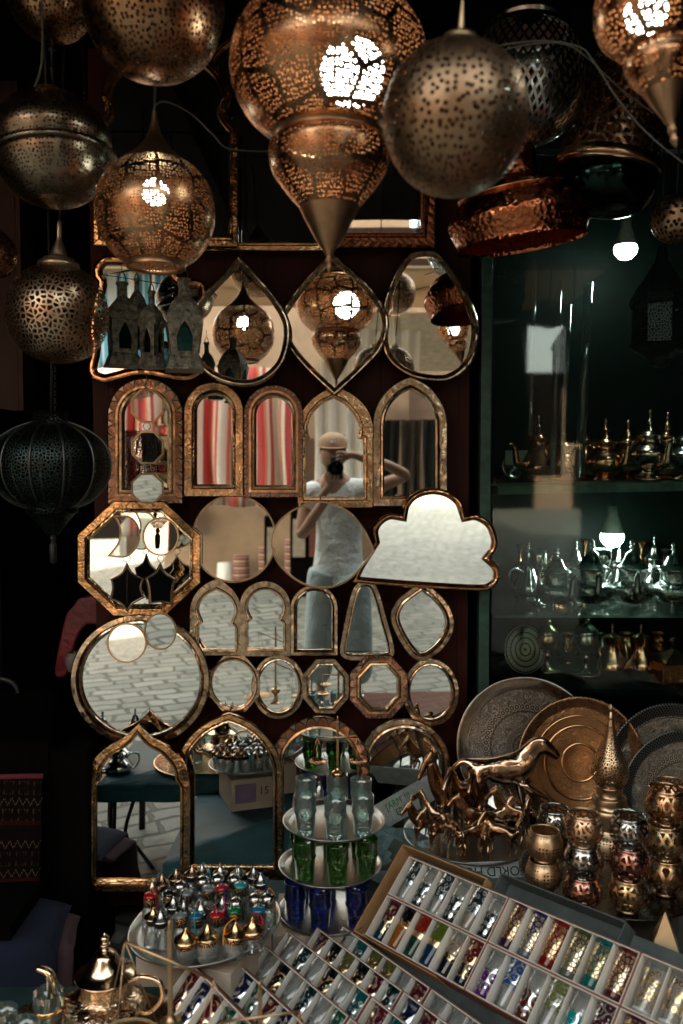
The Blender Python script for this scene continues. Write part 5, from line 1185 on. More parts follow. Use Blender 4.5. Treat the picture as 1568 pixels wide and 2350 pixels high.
S = .135
pb = P(1152, 1880, 2.50)
bh = make_horse('horse_figure', 'large shiny bronze horse facing right with one foreleg lifted and arched tail', .186, metal('bright_bronze', (.78, .55, .38), .14, .25, hammer=.2, hs=60, grime=.7), (pb.x - .0, 2.50, HT.z + .012), R(-6), 'raise', slim=1.0, fat=1.72, neck=.86, hd=1.25); bh.scale = (1.08, 1.0, 1.04)
tag(obj('block', MB().box((pb.x, 2.50, HT.z + .006), (.20, .09, .012)), m_blackwood), 'dark block the large bronze horse stands on', 'block')
m_b2 = metal('dark_bronze_figure', (.46, .28, .16), .2, .2, hammer=.3, hs=70, grime=.8)
for (nm, lb, s, m, u, v, rz, kw) in [
    ('giraffe_figure', 'tall bronze giraffe with its long neck up beside the pale brass mirror', .125, m_b2, 1032, 1900, 200, dict(neck=2.0, slim=.75)),
    ('horse_figure', 'bronze horse seen head-on with head bent down, left of the two', .15, m_bronze, 1062, 1902, 235, dict(slim=.85)),
    ('horse_figure', 'bronze horse seen head-on with head bent down, right of the two', .15, m_b2, 1094, 1905, 250, dict(slim=.85)),
    ('goat_figure', 'bronze horned goat with worn silvery head at the left edge of the tray', .088, m_b2, 975, 1938, 195, dict(horns=True, slim=.7, neck=1.1)),
    ('deer_figure', 'slender bronze deer second from left on the animal tray', .085, m_bronze, 1008, 1950, 200, dict(slim=.7, neck=1.2)),
    ('elephant_calf_figure', 'small bronze bull with rounded rump toward the viewer', .082, m_bronze, 1046, 1955, 110, dict(slim=1.0, neck=.5)),
    ('deer_figure', 'dark bronze deer standing in the middle front of the tray', .084, m_b2, 1082, 1960, 20, dict(slim=.75, horns=True)),
    ('donkey_figure', 'small bronze donkey in front seen from behind', .086, m_bronze, 1116, 1962, 75, dict(slim=.9, neck=.7)),
    ('bull_figure', 'round reddish bronze bull at the front right of the tray', .088, m_b2, 1150, 1962, 160, dict(slim=1.1, neck=.45, horns=True)),
    ('goat_figure', 'bronze goat behind the round bull, facing right', .09, m_bronze, 1140, 1926, 10, dict(slim=.75, horns=True)),
    ('deer_figure', 'bronze deer with raised head below the belly of the large horse', .098, m_b2, 1178, 1925, 170, dict(slim=.7, neck=1.3)),
    ('goat_figure', 'small bronze goat at the right end of the animal tray', .09, m_bronze, 1200, 1940, 60, dict(slim=.8, horns=True)),
    ('deer_figure', 'small bronze deer turned away behind the horned goat', .09, m_bronze, 1000, 1925, 150, dict(slim=.7, neck=1.2)),
    ('camel_figure', 'bronze camel calf in the middle behind the front row', .1, m_b2, 1092, 1932, 185, dict(slim=.8, neck=1.1))]:
    nm = 'bull_figure' if nm.startswith('elephant') else nm
    make_horse(nm, lb, s, m, ht(u, v), R(rz), **kw)

# ================================================================ LEANING TRAYS
def leaning(label, u, v, r, Y, mat, plate, lean=14, yaw=0, rimkind=None, bands=()):
    R_ = r * PXM(Y); t = thing('engraved_tray', label, 'tray', P(u, v, Y), (R(90 - lean), 0, R(yaw)), 'round trays leaning against the cabinet')
    obj('plate', MB().lathe([(0, 0), (R_ * .80, 0), (R_ * .82, .002)], 72), plate, t)
    obj('rim', MB().lathe([(R_ * .82, .002), (R_ * .86, .004), (R_ * .95, .014), (R_ * .985, .017), (R_, .015), (R_ * .985, .012), (R_ * .9, .001)], 72), mat, t)
    for rr, w, h, m in bands: obj('raised_ring', MB().lathe([(R_ * (rr - w), .0015), (R_ * rr, h), (R_ * (rr + w), .0015)], 72), m, t)
    return t
def mk_engraved(name, c, dark, scale=1.0, metallic=.9, rough=.3, flowers=True):
    """engraved plate in polar rings of ornament (object coordinates of the plate)"""
    g = G(name); o = g.n('TexCoord').outputs['Object']; s = g.n('SeparateXYZ', Vector=o); x, y = s.outputs[0], s.outputs[1]
    r = g.math('SQRT', g.math('ADD', g.math('MULTIPLY', x, x), g.math('MULTIPLY', y, y))); a = g.math('ARCTAN2', y, x)
    pv = g.n('CombineXYZ', X=g.math('MULTIPLY', a, .14), Y=r).outputs[0]
    d = g.n('TexNoise', Vector=o, Scale=30 * scale, Detail=1.0).outputs[1]
    vv = g.n('VectorMath', {'operation': 'MULTIPLY_ADD'}, i0=d, i1=(.035, .035, 0), i2=o).outputs[0]
    sc1 = g.math('SINE', g.math('MULTIPLY', g.noise(vv, 34 * scale, 2, .5, 1.5), 60.0)); l1 = g.ramp(sc1, [(.3, .8), (.6, 0.0)])
    sc2 = g.math('SINE', g.math('MULTIPLY', g.vor(pv, 70 * scale, rnd=.15), 16.0)); l2 = g.ramp(sc2, [(.4, 1.0), (.6, 0.0)])
    ringsel = g.ramp(g.math('FRACT', g.math('MULTIPLY', r, 14.0)), [(0, 0.0), (.55, 0.0), (.56, 1.0), (.9, 1.0), (.91, 0.0)], 'CONSTANT')
    l = g.mix(ringsel, l1, l2)
    edge = g.math('LESS_THAN', g.math('ABSOLUTE', g.math('SUBTRACT', g.math('FRACT', g.math('MULTIPLY', r, 14.0)), .55)), .03)
    l = g.math('MAXIMUM', l, edge)
    n = g.noise(o, 18, 5, .7); base = g.mix(g.ramp(n, [(.4, 0.0), (.7, .5)]), c, tuple(q * .55 for q in c))
    return g.done(g.bsdf(Base_Color=g.mix(g.math('MULTIPLY', l, .8), base, dark), Metallic=metallic, Roughness=g.math('ADD', g.math('MULTIPLY', n, .15), rough - .05), Normal=g.bump(l, .6, .001, g.bump(g.noise(o, 6, 2), .2, .01))))
def mk_pierced_rim():
    g = G('pierced_tray_rim'); uv = g.uv(); h = hole_mask(g, 'diamond', uv, 300); n = g.noise(g.ob(), 50, 4)
    c = g.mix(h, (.33, .33, .31), (.02, .02, .018))
    return g.done(g.bsdf(Base_Color=g.mix(g.math('MULTIPLY', n, .5), c, (.06, .06, .055)), Metallic=.9, Roughness=.3, Normal=g.bump(h, .8, .003)))
m_rimp = mk_pierced_rim()
m_pl1 = mk_engraved('engraved_dark_silver', (.46, .42, .36), (.015, .013, .012), .8)
m_pl2 = mk_engraved('engraved_copper', (.85, .46, .20), (.25, .10, .04), 1.6, rough=.2)
m_pl3 = mk_engraved('engraved_pale_silver', (.68, .60, .48), (.10, .085, .07), .9, rough=.42)
m_copt = metal('copper_tray_smooth', (.66, .36, .17), .16, .4, grime=.3)
leaning('large dark silver engraved tray leaning at the back left of the group', 1208, 1715, 163, 2.62, metal('silver_rim', (.5, .48, .44), .15, .4), m_pl1, 12, -8)
leaning('orange copper tray with ornamental rings leaning between the silver ones', 1332, 1750, 152, 2.55, metal('copper_rim', (.5, .3, .16), .25, .3), m_pl2, 12, 3, bands=((.55, .02, .004, m_copt), (.70, .012, .003, m_copt), (.28, .02, .004, m_copt)))
leaning('silver tray with pierced lattice rim behind another at the right edge', 1545, 1785, 172, 2.56, m_rimp, m_pl3, 12, 6)
leaning('pale silver tray with floral engraving and dark pierced rim, frontmost at right', 1572, 1835, 160, 2.50, m_rimp, m_pl3, 12, 6)
# ================================================================ CANDLE HOLDERS
CT = P(1402, 2010, 2.05); CR_ = 212 * PXM(2.05)
tray('blackened tray carrying the stacked pierced candle holders', CT, CR_, metal('dark_tray', (.10, .09, .08), .25, .5), lip=.01)
tag(obj('box', MB().box((CT.x, CT.y, (.305 + CT.z - .004) / 2), (.26, .2, CT.z - .309)), plain('old_crate', (.06, .05, .04), .8)), 'dark old crate under the tray of candle holders', 'box')
def holder(label, c, r, mat, grp='pierced candle holders'):
    t = thing('candle_holder', label, 'candle holder', c, (random.uniform(-.03, .03), random.uniform(-.03, .03), random.random() * 6), grp)
    obj('foot', MB().lathe([(0, 0), (r * .55, 0), (r * .5, r * .1), (r * .42, r * .16)], 40), mat[1], t)
    obj('bowl', MB().lathe([(a * r, b * r) for a, b in cr([(.42, .14), (.74, .28), (.96, .62), (1.0, .95), (.92, 1.30), (.78, 1.56)], 6)], 56), mat[0], t)
    obj('rim', MB().lathe([(a * r, b * r) for a, b in [(.78, 1.54), (.72, 1.62), (.74, 1.70), (.80, 1.71), (.77, 1.64), (.83, 1.53)]], 48), mat[1], t)
    return t
def cm(n, c, rough, k, s, dark=.3): return (metal('cut_' + n, c, rough, dark, holes=k, hsc=s, grime=.3), metal('solid_' + n, c, rough, dark, grime=.3))
H_g = cm('gold_lace', (.66, .44, .27), .3, 'lace', 66); H_s = cm('silver_lace', (.42, .44, .42), .16, 'lace', 66); H_r = cm('rose_lace', (.50, .25, .19), .2, 'lace', 66)
H_b = cm('brass_lace', (.62, .45, .24), .26, 'lace', 62); H_p = cm('matte_gold_patches', (.66, .46, .27), .36, 'patches', 120); H_d = cm('bronze_diamond', (.60, .36, .19), .24, 'diamond', 150)
r0 = 46 * PXM(1.98)
def stack(u, vb, Y, mats, labels, r=r0, gap=1.62):
    p = PZ(u, vb, CT.z); z = CT.z + .002; r = r / PXM(Y) * PXM(p.y)
    for m, l in zip(mats, labels): holder(l, (p.x, p.y, z), r, m); z += r * gap
stack(1248, 2045, 2.10, [H_p, H_p], ['matte gold candle holder with dot patches, lower one of the left stack', 'matte gold candle holder with dot patches, upper one of the left stack'], 43 * PXM(2.1), 1.68)
stack(1336, 2085, 1.98, [H_r, H_s, H_g], ['rose copper candle holder at the bottom of the second stack', 'silver candle holder in the middle of the second stack', 'gold candle holder on top of the second stack'])
stack(1441, 2090, 1.97, [H_b, H_r, H_s], ['brass candle holder at the bottom of the third stack', 'rose copper candle holder in the middle of the third stack', 'silver candle holder on top of the third stack'])
stack(1524, 2050, 2.08, [cm('bronze_big_diamond', (.55, .36, .2), .26, 'diamond', 95), cm('brass_diamond', (.62, .46, .26), .26, 'diamond', 150), H_d],
      ['bronze candle holder with large diamond holes at the bottom of the right stack', 'brass candle holder with diamond lattice in the middle of the right stack', 'bronze candle holder with wavy lattice on top of the right stack'], 50 * PXM(2.08), 1.66)
bk = P(1273, 1960, 2.26)
for z_, l, m in ((0, 'shiny silver candle holder behind the left stack', H_s),): holder(l, (bk.x, bk.y, CT.z + .002 + z_ * .085), .050, m)
bk = P(1545, 1900, 2.24)
for z_, l, m in ((0, 'bronze candle holder lowest behind the right stack', H_d), (1, 'copper rimmed candle holder highest behind the right stack', H_g)): holder(l, (bk.x - .01, bk.y, CT.z + .002 + z_ * .082), .050, m)
# minaret burner on an upturned bowl
YM = 2.18
pm_ = P(1398, 1880, YM); t = thing('spire_burner', 'brass burner with a pierced bulb and tall spire rising from the candle holders', 'burner', (pm_.x, pm_.y, CT.z + .002))
def zz(v): return P(1398, v, YM).z - t.location.z
def mp_(pts, n=4): return [(max(0, r) * PXM(YM), zz(v)) for r, v in cr(pts, n)]
MBR = metal('satin_brass', (.62, .43, .26), .3, .4, grime=.2)
obj('bowl', MB().lathe([(.052, 0), (.058, .05), (.054, zz(1900) * .8), (.045, zz(1890))], 40), H_p[0], t)
obj('base', MB().lathe(mp_([(44, 1893), (46, 1876), (47, 1852), (40, 1848), (39, 1828), (36, 1826), (30, 1822), (30, 1806), (32, 1803), (26, 1800)], 2), 48), MBR, t)
obj('bulb', MB().lathe(mp_([(26, 1802), (38, 1790), (43, 1770), (40, 1748), (30, 1728), (18, 1700), (12, 1680), (9, 1662)], 6), 56), metal('cut_satin_brass', (.62, .43, .26), .3, .4, holes='lace', hsc=125, grime=.2), t)
obj('spire', MB().lathe(mp_([(9, 1664), (7, 1650), (7.5, 1648), (7, 1644), (4, 1636), (2.5, 1632), (5, 1628), (5, 1622), (2, 1618), (0, 1614)], 3), 24), MBR, t)
# gold pyramid
pp = P(1525, 2170, 1.75)
t = thing('pyramid_lamp', 'small pale gold pyramid-topped lantern at the right edge above the boxes', 'lantern', (pp.x, pp.y, pp.z - .10), (0, 0, R(28)))
obj('pyramid', MB().lathe([(.040, .10), (.0, .175)], 4, smooth=False), metal('bright_matte_gold', (.85, .62, .36), .35, .5, grime=.1), t)
obj('body', MB().lathe([(.034, 0), (.034, .10)], 4, smooth=False), m_ldark, t)

# ================================================================ BOXES OF DECORATED TEA GLASSES
bA = Vector((.627, -.776, .073)).normalized(); bN = Vector((-.5625, -.3858, .7313)); bN = (bN - bA * bN.dot(bA)).normalized(); bB = bN.cross(bA).normalized() * -1
if bB.z > 0: bB = -bB
if bN.z < 0: bN = -bN
# local frame of a box: x along the row, y up the slope (-bB), z out of the slope
BM = Matrix((bA, -bB, bN)).transposed()
if BM.determinant() < 0: BM = Matrix((bA, -bB, -bN)).transposed()
m_boxc = plain('grey_white_card', (.60, .57, .50), .8, .08, 14, .15); m_boxr = plain('red_brown_box_outside', (.20, .075, .05), .7, .3); m_div = plain('white_card_divider', (.72, .70, .63), .8, .06, 14, .1)
def deco(name, ct, cb, cd_, kind, split=.5, lo=.2, hi=.85, gl=.35):
    """coloured glass with a printed metallic ornament; v runs from base to rim"""
    ct = tuple(x * .55 for x in ct); cb = tuple(x * .55 for x in cb)
    g = G(name); uv = g.uv(); s = g.n('SeparateXYZ', Vector=uv); v = g.math('DIVIDE', g.math('SUBTRACT', s.outputs[1], .02), .094)
    up = g.math('GREATER_THAN', v, split); base = g.mix(up, cb, ct)
    if kind == 'lace': m = g.math('LESS_THAN', g.math('ABSOLUTE', g.math('SINE', g.math('MULTIPLY', g.vor(uv, 60), 5.0))), .6)
    elif kind == 'star': m = g.math('GREATER_THAN', g.vor(uv, 105, 'DISTANCE_TO_EDGE'), .13); m = g.math('MAXIMUM', m, 0.0)
    elif kind == 'scroll': 
        d = g.n('TexNoise', Vector=uv, Scale=26.0, Detail=1.0).outputs[1]; vv = g.n('VectorMath', {'operation': 'MULTIPLY_ADD'}, i0=d, i1=(.05, .05, 0), i2=uv).outputs[0]
        m = g.math('GREATER_THAN', g.math('SINE', g.math('MULTIPLY', g.vor(vv, 34), 13.0)), .2)
    elif kind == 'dots': m = g.math('LESS_THAN', g.math('ABSOLUTE', g.math('SUBTRACT', g.vor(uv, 70, rnd=.5), .26)), .13)
    elif kind == 'band': m = g.math('LESS_THAN', g.math('ABSOLUTE', g.math('SUBTRACT', v, .5)), .07)
    else: m = g.math('LESS_THAN', g.vor(uv, 30, rnd=.2), .33)
    if kind == 'medallion': m = g.math('MULTIPLY', m, g.math('LESS_THAN', g.math('ABSOLUTE', g.math('SINE', g.math('MULTIPLY', g.vor(uv, 120), 8.0))), .75))
    w = g.math('MULTIPLY', g.math('GREATER_THAN', v, lo), g.math('LESS_THAN', v, hi)); m = g.math('MULTIPLY', m, w)
    body = g.bsdf(Base_Color=base, Roughness=.06, Coat_Weight=.5, Specular_IOR_Level=.6)
    tr = g.n('BsdfTransparent', Color=g.mix(.35, base, (1.0, 1.0, 1.0))).outputs[0]
    sh = g.n('MixShader', Fac=gl, i1=body, i2=tr).outputs[0]
    met = g.bsdf(Base_Color=cd_, Metallic=.85, Roughness=.22)
    return g.done(g.n('MixShader', Fac=m, i1=sh, i2=met).outputs[0])
def deco_clear(name, cb, cd_, kind, top_clear=True, split=.5, lo=.05, hi=.6):
    g = G(name); uv = g.uv(); s = g.n('SeparateXYZ', Vector=uv); v = g.math('DIVIDE', g.math('SUBTRACT', s.outputs[1], .02), .094)
    up = g.math('GREATER_THAN', v, split) if top_clear else g.math('LESS_THAN', v, split)
    col_ = g.bsdf(Base_Color=cb, Roughness=.08, Coat_Weight=.5)
    t = g.n('MixShader', Fac=.22, i1=g.n('BsdfTransparent', Color=(.97, .98, .97, 1)).outputs[0], i2=g.n('BsdfDiffuse', Color=(.6, .62, .58, 1)).outputs[0]).outputs[0]; gl = g.n('BsdfGlossy', Roughness=.06).outputs[0]  # pale diffuse haze mixed in to brighten the clear part
    cl = g.n('MixShader', Fac=g.math('ADD', g.math('MULTIPLY', g.n('Fresnel', IOR=1.5).outputs[0], 1.6), .04), i1=t, i2=gl).outputs[0]
    sh = g.n('MixShader', Fac=up, i1=col_, i2=cl).outputs[0]
    k = {'lace': 55, 'dots': 70, 'scroll': 42}.get(kind, 55)
    if kind == 'dots': m = g.math('LESS_THAN', g.math('ABSOLUTE', g.math('SUBTRACT', g.vor(uv, k, rnd=.5), .26)), .13)
    else: m = g.math('LESS_THAN', g.math('ABSOLUTE', g.math('SINE', g.math('MULTIPLY', g.vor(uv, k), 6.0))), .55)
    m = g.math('MULTIPLY', m, g.math('MULTIPLY', g.math('GREATER_THAN', v, lo), g.math('LESS_THAN', v, hi)))
    return g.done(g.n('MixShader', Fac=m, i1=sh, i2=g.bsdf(Base_Color=cd_, Metallic=.85, Roughness=.22)).outputs[0])
AU = (.85, .60, .32); AG = (.75, .76, .74)
DG = {
 'black and silver': deco_clear('gl_black_silver', (.008, .02, .022), AG, 'dots', False, .38, .38, .97),
 'clear and black': deco_clear('gl_clear_black', (.008, .012, .014), AG, 'dots', True, .55, .05, .62),
 'purple and blue with gold': deco('gl_purple', (.14, .01, .05), (.01, .05, .10), AU, 'lace', .5, .15, .85),
 'amber with dark top': deco('gl_amber', (.012, .012, .012), (.55, .18, .02), AU, 'scroll', .62, .5, .68),
 'red and green with gold band': deco('gl_redgreen', (.45, .03, .015), (.02, .09, .05), AU, 'band', .5, .2, .9),
 'green and blue with gold band': deco('gl_greenblue', (.16, .24, .02), (.01, .06, .14), AU, 'band', .5, .2, .9),
 'clear and black with gold': deco_clear('gl_clear_blackgold', (.006, .006, .008), AU, 'lace', True, .48, .3, .8),
 'plum and navy with gold lace': deco('gl_plum', (.22, .015, .03), (.01, .03, .06), AU, 'lace', .45, .12, .92),
 'purple with gold stars': deco('gl_purplegold', (.10, .01, .05), (.08, .01, .06), AU, 'star', .5, .17, .92),
 'blue with gold stars': deco('gl_bluegold', (.01, .04, .20), (.25, .30, .32), (.92, .74, .50), 'star', .5, .12, .9),
 'red with gold stars': deco('gl_redgold', (.40, .01, .01), (.38, .01, .01), AU, 'star', .5, .17, .88),
 'olive with gold stars': deco('gl_olivegold', (.12, .14, .05), (.22, .26, .2), (.92, .74, .50), 'star', .5, .12, .88),
 'teal with gold stars': deco('gl_tealgold', (.01, .22, .22), (.01, .24, .22), AU, 'star', .5, .2, .86),
 'wine with gold stars': deco('gl_winegold', (.20, .01, .02), (.2, .03, .03), (.92, .70, .45), 'star', .5, .12, .9),
 'clear and purple with silver': deco_clear('gl_clear_purple', (.08, .01, .12), AG, 'scroll', True, .55, .05, .62),
 'blue and clear with silver': deco_clear('gl_blue_clear', (.02, .06, .2), AG, 'lace', False, .45, .5, .95),
 'clear and maroon with silver': deco_clear('gl_clear_maroon', (.07, .015, .008), AG, 'scroll', True, .55, .05, .62),
 'olive and clear with silver': deco_clear('gl_olive_clear', (.12, .14, .04), AG, 'lace', False, .42, .45, .95),
 'clear and turquoise with silver': deco_clear('gl_clear_turq', (.0, .22, .22), AG, 'scroll', True, .55, .05, .6),
 'dark plum and clear with silver': deco_clear('gl_plum_clear', (.05, .01, .02), AG, 'lace', False, .3, .35, .95),
 'clear with gold sprigs': deco_clear('gl_clear_gold', (.5, .5, .48), AU, 'dots', True, .05, .2, .8),
 'clear with red band': deco_clear('gl_clear_redband', (.12, .008, .01), AU, 'band', True, .36, .30, .38),
 'clear with navy band': deco_clear('gl_clear_navyband', (.01, .03, .05), AG, 'band', True, .36, .30, .38),
 'clear with orange band': deco_clear('gl_clear_orangeband', (.5, .15, .02), AU, 'band', True, .36, .30, .38),
 'dark teal with silver': deco('gl_darkteal', (.005, .05, .05), (.01, .03, .01), AG, 'lace', .5, .1, .9),
 'deep blue with silver': deco('gl_deepblue', (.01, .02, .10), (.01, .02, .12), AG, 'scroll', .5, .1, .9),
 'emerald with silver': deco('gl_emerald', (.02, .16, .08), (.02, .14, .08), AG, 'scroll', .5, .1, .9),
 'turquoise': deco('gl_turq', (.01, .16, .16), (.01, .14, .15), AG, 'dots', .5, .3, .8),
 'burgundy with gold scrolls': deco('gl_burg', (.16, .01, .03), (.16, .01, .03), (.85, .65, .45), 'scroll', .5, .08, .92),
 'black with gold medallions': deco('gl_blackgold', (.01, .01, .012), (.01, .01, .01), AU, 'lace', .5, .2, .8),
 'olive with gold': deco('gl_oliv', (.20, .19, .05), (.16, .15, .04), AU, 'lace', .5, .2, .8),
}
def glass_mesh(k):
    me = MB().lathe([(0, 0), (.0190, 0), (.0200, .003), (.0222, .045), (.0252, .092), (.0240, .0925)], 28).mesh('tea_glass'); me.materials.append(DG[k]); return me
GM = {k: glass_mesh(k) for k in DG}
BM2 = None
def gbox(label, short, tl, Y, keys, cw=.0553, hh=.104, dp=.052, O=None, out=None, gs=1.08, flip=None, F=None):
    BM_ = F or BM
    """a partitioned carton; tl = its top left corner in the picture (or O, a point), keys = glasses from left to right"""
    o_ = P(tl[0], tl[1], Y) if O is None else O
    n = len(keys); L = cw * n; t = thing('partitioned_box', label, 'box', o_, (0, 0, 0), 'open boxes of decorated tea glasses'); t.rotation_euler = BM_.to_euler()
    T = .0022; w = MB()
    w.box((L / 2, T / 2, -dp / 2), (L, T, dp)); w.box((L / 2, -hh - T / 2, -dp / 2), (L, T, dp)); w.box((-T / 2, -hh / 2, -dp / 2), (T, hh + 2 * T, dp)); w.box((L + T / 2, -hh / 2, -dp / 2), (T, hh + 2 * T, dp))
    obj('carton', w, m_boxc, t)
    w2 = MB(); e = .0012
    w2.box((L / 2, T + e, -dp / 2 - .001), (L + 2 * T, 2 * e, dp + .002)); w2.box((L / 2, -hh - T - e, -dp / 2 - .001), (L + 2 * T, 2 * e, dp + .002)); w2.box((-T - e, -hh / 2, -dp / 2 - .001), (2 * e, hh + 3 * T, dp + .002)); w2.box((L + T + e, -hh / 2, -dp / 2 - .001), (2 * e, hh + 3 * T, dp + .002))
    obj('printed_outside', w2, out or m_boxr, t)
    obj('bottom', MB().box((L / 2, -hh / 2, -dp - .002), (L + 2 * T, hh + 2 * T, .003)), m_boxc, t)
    for i in range(1, n):
        d = MB(); lean = random.uniform(-.003, .003)
        d.add([(i * cw + lean, -.001, -.002), (i * cw + lean, -hh + .001, -.002), (i * cw - lean, -hh + .001, -dp), (i * cw - lean, -.001, -dp)], [[0, 1, 2, 3]], None, False)
        obj('divider', d, m_div, t, solid=.0014)
    M0 = Matrix.Translation(o_) @ BM_.to_4x4()
    for i, k in enumerate(keys):
        if not k: continue
        up = random.random() < .0; g_ = bpy.data.objects.new('tea_glass', GM[k]); col.objects.link(g_)
        # lies in its compartment, rim up the slope (or down for every other one)
        cx_ = (i + .5) * cw + random.uniform(-.0015, .0015); rz = random.random() * 6.28
        fl = (flip == i % 2) if flip is not None else False
        if not fl: Ml = Matrix.Translation((cx_, -hh + .004, -.0265)) @ Matrix.Rotation(R(-90), 4, 'X')
        else: Ml = Matrix.Translation((cx_, -.006, -.027)) @ Matrix.Rotation(R(90), 4, 'X')
        g_.matrix_world = M0 @ Ml @ Matrix.Rotation(rz, 4, 'Z') @ Matrix.Scale(gs, 4)
        tag(g_, '%s tea glass, %s in the %s' % (k, nth[i], short), 'tea glass', 'decorated tea glasses lying in boxes')
    return t
OA = Vector((.179, 2.171, .572)); LB = .0553 * 6 + .0092; HB = .104 + .0085
def gO(i, j, dn=0): return OA + bA * (LB * i) + bB * (HB * j) + bN * dn
gbox('open box of black and silver patterned glasses below the horse tray', 'box below the horse tray', None, 0, ['black and silver', 'clear and black'] * 3, O=gO(0, 0))
gbox('open box of glasses covered in gold stars below the candle holders', 'box below the candle holders', None, 0, ['purple with gold stars', 'blue with gold stars', 'red with gold stars', 'olive with gold stars', 'teal with gold stars', 'wine with gold stars'], O=gO(1, 0))
gbox('open box with two-tone coloured glasses right of the tiered trays', 'box beside the tiers', None, 0, ['purple and blue with gold', 'amber with dark top', 'red and green with gold band', 'green and blue with gold band', 'clear and black with gold', 'plum and navy with gold lace'], O=gO(0, 1))
gbox('open box of half clear silver-printed glasses under the gold star box', 'box under gold stars', None, 0, ['clear and purple with silver', 'blue and clear with silver', 'clear and maroon with silver', 'olive and clear with silver', 'clear and turquoise with silver', 'dark plum and clear with silver'], O=gO(1, 1))
gbox('open box of clear glasses with gold sprigs at the right edge', 'box at the right edge', None, 0, ['clear with gold sprigs'] * 3 + ['clear with navy band'] * 3, O=gO(2, 0))
gbox('open box of gold patterned glasses in the bottom right corner', 'bottom right corner box', None, 0, ['purple with gold stars', 'clear with gold sprigs', 'blue with gold stars', 'clear with gold sprigs', 'red with gold stars', 'clear with gold sprigs'], O=gO(2, 1))
SET = [['clear with navy band', 'turquoise', 'olive with gold', 'olive with gold', 'clear with navy band', 'burgundy with gold scrolls'],
       ['burgundy with gold scrolls', 'black with gold medallions', 'olive with gold', 'black with gold medallions', 'burgundy with gold scrolls', 'dark teal with silver'],
       ['clear with red band', 'dark teal with silver', 'clear with navy band', 'black with gold medallions', 'clear with orange band', 'turquoise'],
       ['clear with red band', 'black with gold medallions', 'clear with orange band', 'dark teal with silver', 'clear with navy band', 'emerald with silver'],
       ['burgundy with gold scrolls', 'deep blue with silver', 'emerald with silver', 'burgundy with gold scrolls', 'deep blue with silver', 'deep blue with silver'],
       ['burgundy with gold scrolls', 'deep blue with silver', 'burgundy with gold scrolls', 'emerald with silver', 'turquoise', 'black with gold medallions']]
NM = ['farthest', 'second', 'third', 'fourth', 'fifth', 'nearest']
starts = [(787, 2129, 2.13), (728, 2132, 2.09), (659, 2139, 2.04), (610, 2175, 1.98), (528, 2198, 1.93), (436, 2211, 1.86)]
th = R(4.0); cA = bA * math.cos(th) + bB * math.sin(th); cB = bB * math.cos(th) - bA * math.sin(th); BM2 = Matrix((cA, -cB, bN)).transposed()
for k, (u, v, Y) in enumerate(starts):
    gbox('open box of short glasses, %s of the rows stepping down beside the bottle tray' % NM[k], '%s row beside the bottle tray' % NM[k], (u, v), Y, SET[k], hh=.104 if k < 5 else .112, F=BM2)
    o2 = P(u, v, Y) + cA * (.0553 * 6 + .012)
    keys = [SET[(k + 3) % 6][(i * 2 + k) % 6] for i in range(5)]
    gbox('open box of mixed glasses at the bottom edge, %s of the second column' % NM[k], '%s box of the second column' % NM[k], None, 0, keys, O=o2, F=BM2)
# cartons and newspaper behind the boxes
def loose_box(label, O, L, H, D, mat, mi=None):
    t = thing('open_carton', label, 'box', O); t.rotation_euler = BM.to_euler(); w = MB(); T = .003
    w.box((L / 2, 0, -D / 2), (L, T, D)); w.box((L / 2, -H, -D / 2), (L, T, D)); w.box((0, -H / 2, -D / 2), (T, H - T, D)); w.box((L, -H / 2, -D / 2), (T, H - T, D)); w.box((L / 2, -H / 2, -D), (L, H, T))
    obj('carton', w, mat, t); return t
loose_box('orange-brown open cardboard carton behind the black and silver glasses', OA - bA * .055 - bB * .028 - bN * .012, .30, .25, .06, m_tan)
loose_box('dark grey open carton behind the gold star glasses', OA + bA * .27 - bB * .055 - bN * .02, .34, .06, .05, plain('grey_carton', (.07, .09, .085), .8))
m_news = plain('newsprint', (.33, .36, .34), .85, .25, 30, .2)
m_gink = plain('green_ink', (.02, .16, .03), .8); m_kink = plain('black_ink', (.01, .015, .015), .8); m_rink = plain('red_ink', (.30, .03, .03), .8)
a_ = P(868, 1878, 2.45); b_ = P(1010, 1795, 2.62)
nw = thing('newspaper', 'folded newspaper strip with green headline letters beside the clear glasses', 'newspaper', (a_ + b_) / 2); d = (b_ - a_); nw.rotation_euler = Matrix((d.normalized(), (Vector((-.2, .35, .75)) - d.normalized() * Vector((-.2, .35, .75)).dot(d.normalized())).normalized(), d.normalized().cross((Vector((-.2, .35, .75)) - d.normalized() * Vector((-.2, .35, .75)).dot(d.normalized())).normalized()))).transposed().to_euler()
obj('sheet', MB().box((0, 0, 0), (d.length, .075, .003)), m_news, nw)
text('headline', "[ARM' !!!\n  ERAL", m_gink, nw, Matrix.Translation((-.045, .0, .0022)), .028)
pn = P(1120, 2003, 2.2)
n2 = thing('newspaper', 'newspaper with dark red letters folded under the rim of the animal tray', 'newspaper', pn, (R(62), 0, R(4)))
obj('sheet', MB().box((0, 0, 0), (.30, .055, .002)), m_news, n2)
text('headline', 'WORLD HOL', m_kink, n2, Matrix.Translation((.02, .004, .0016)) @ Matrix.Rotation(PI, 4, 'Z'), .034)
text('headline', 'E', m_rink, n2, Matrix.Translation((.11, .004, .0016)) @ Matrix.Rotation(PI, 4, 'Z'), .034)
pn = P(925, 1968, 2.3)
n3 = thing('newspaper', 'crumpled bluish newspaper lying between the tiers and the animal tray', 'newspaper', pn, (R(20), R(5), R(-30)))
ns = MB(); q = 9; vs = [((i / q - .5) * .26, (j / q - .5) * .2, .012 * math.sin(i * 1.3 + j) + .01 * math.sin(j * 2.1)) for j in range(q + 1) for i in range(q + 1)]
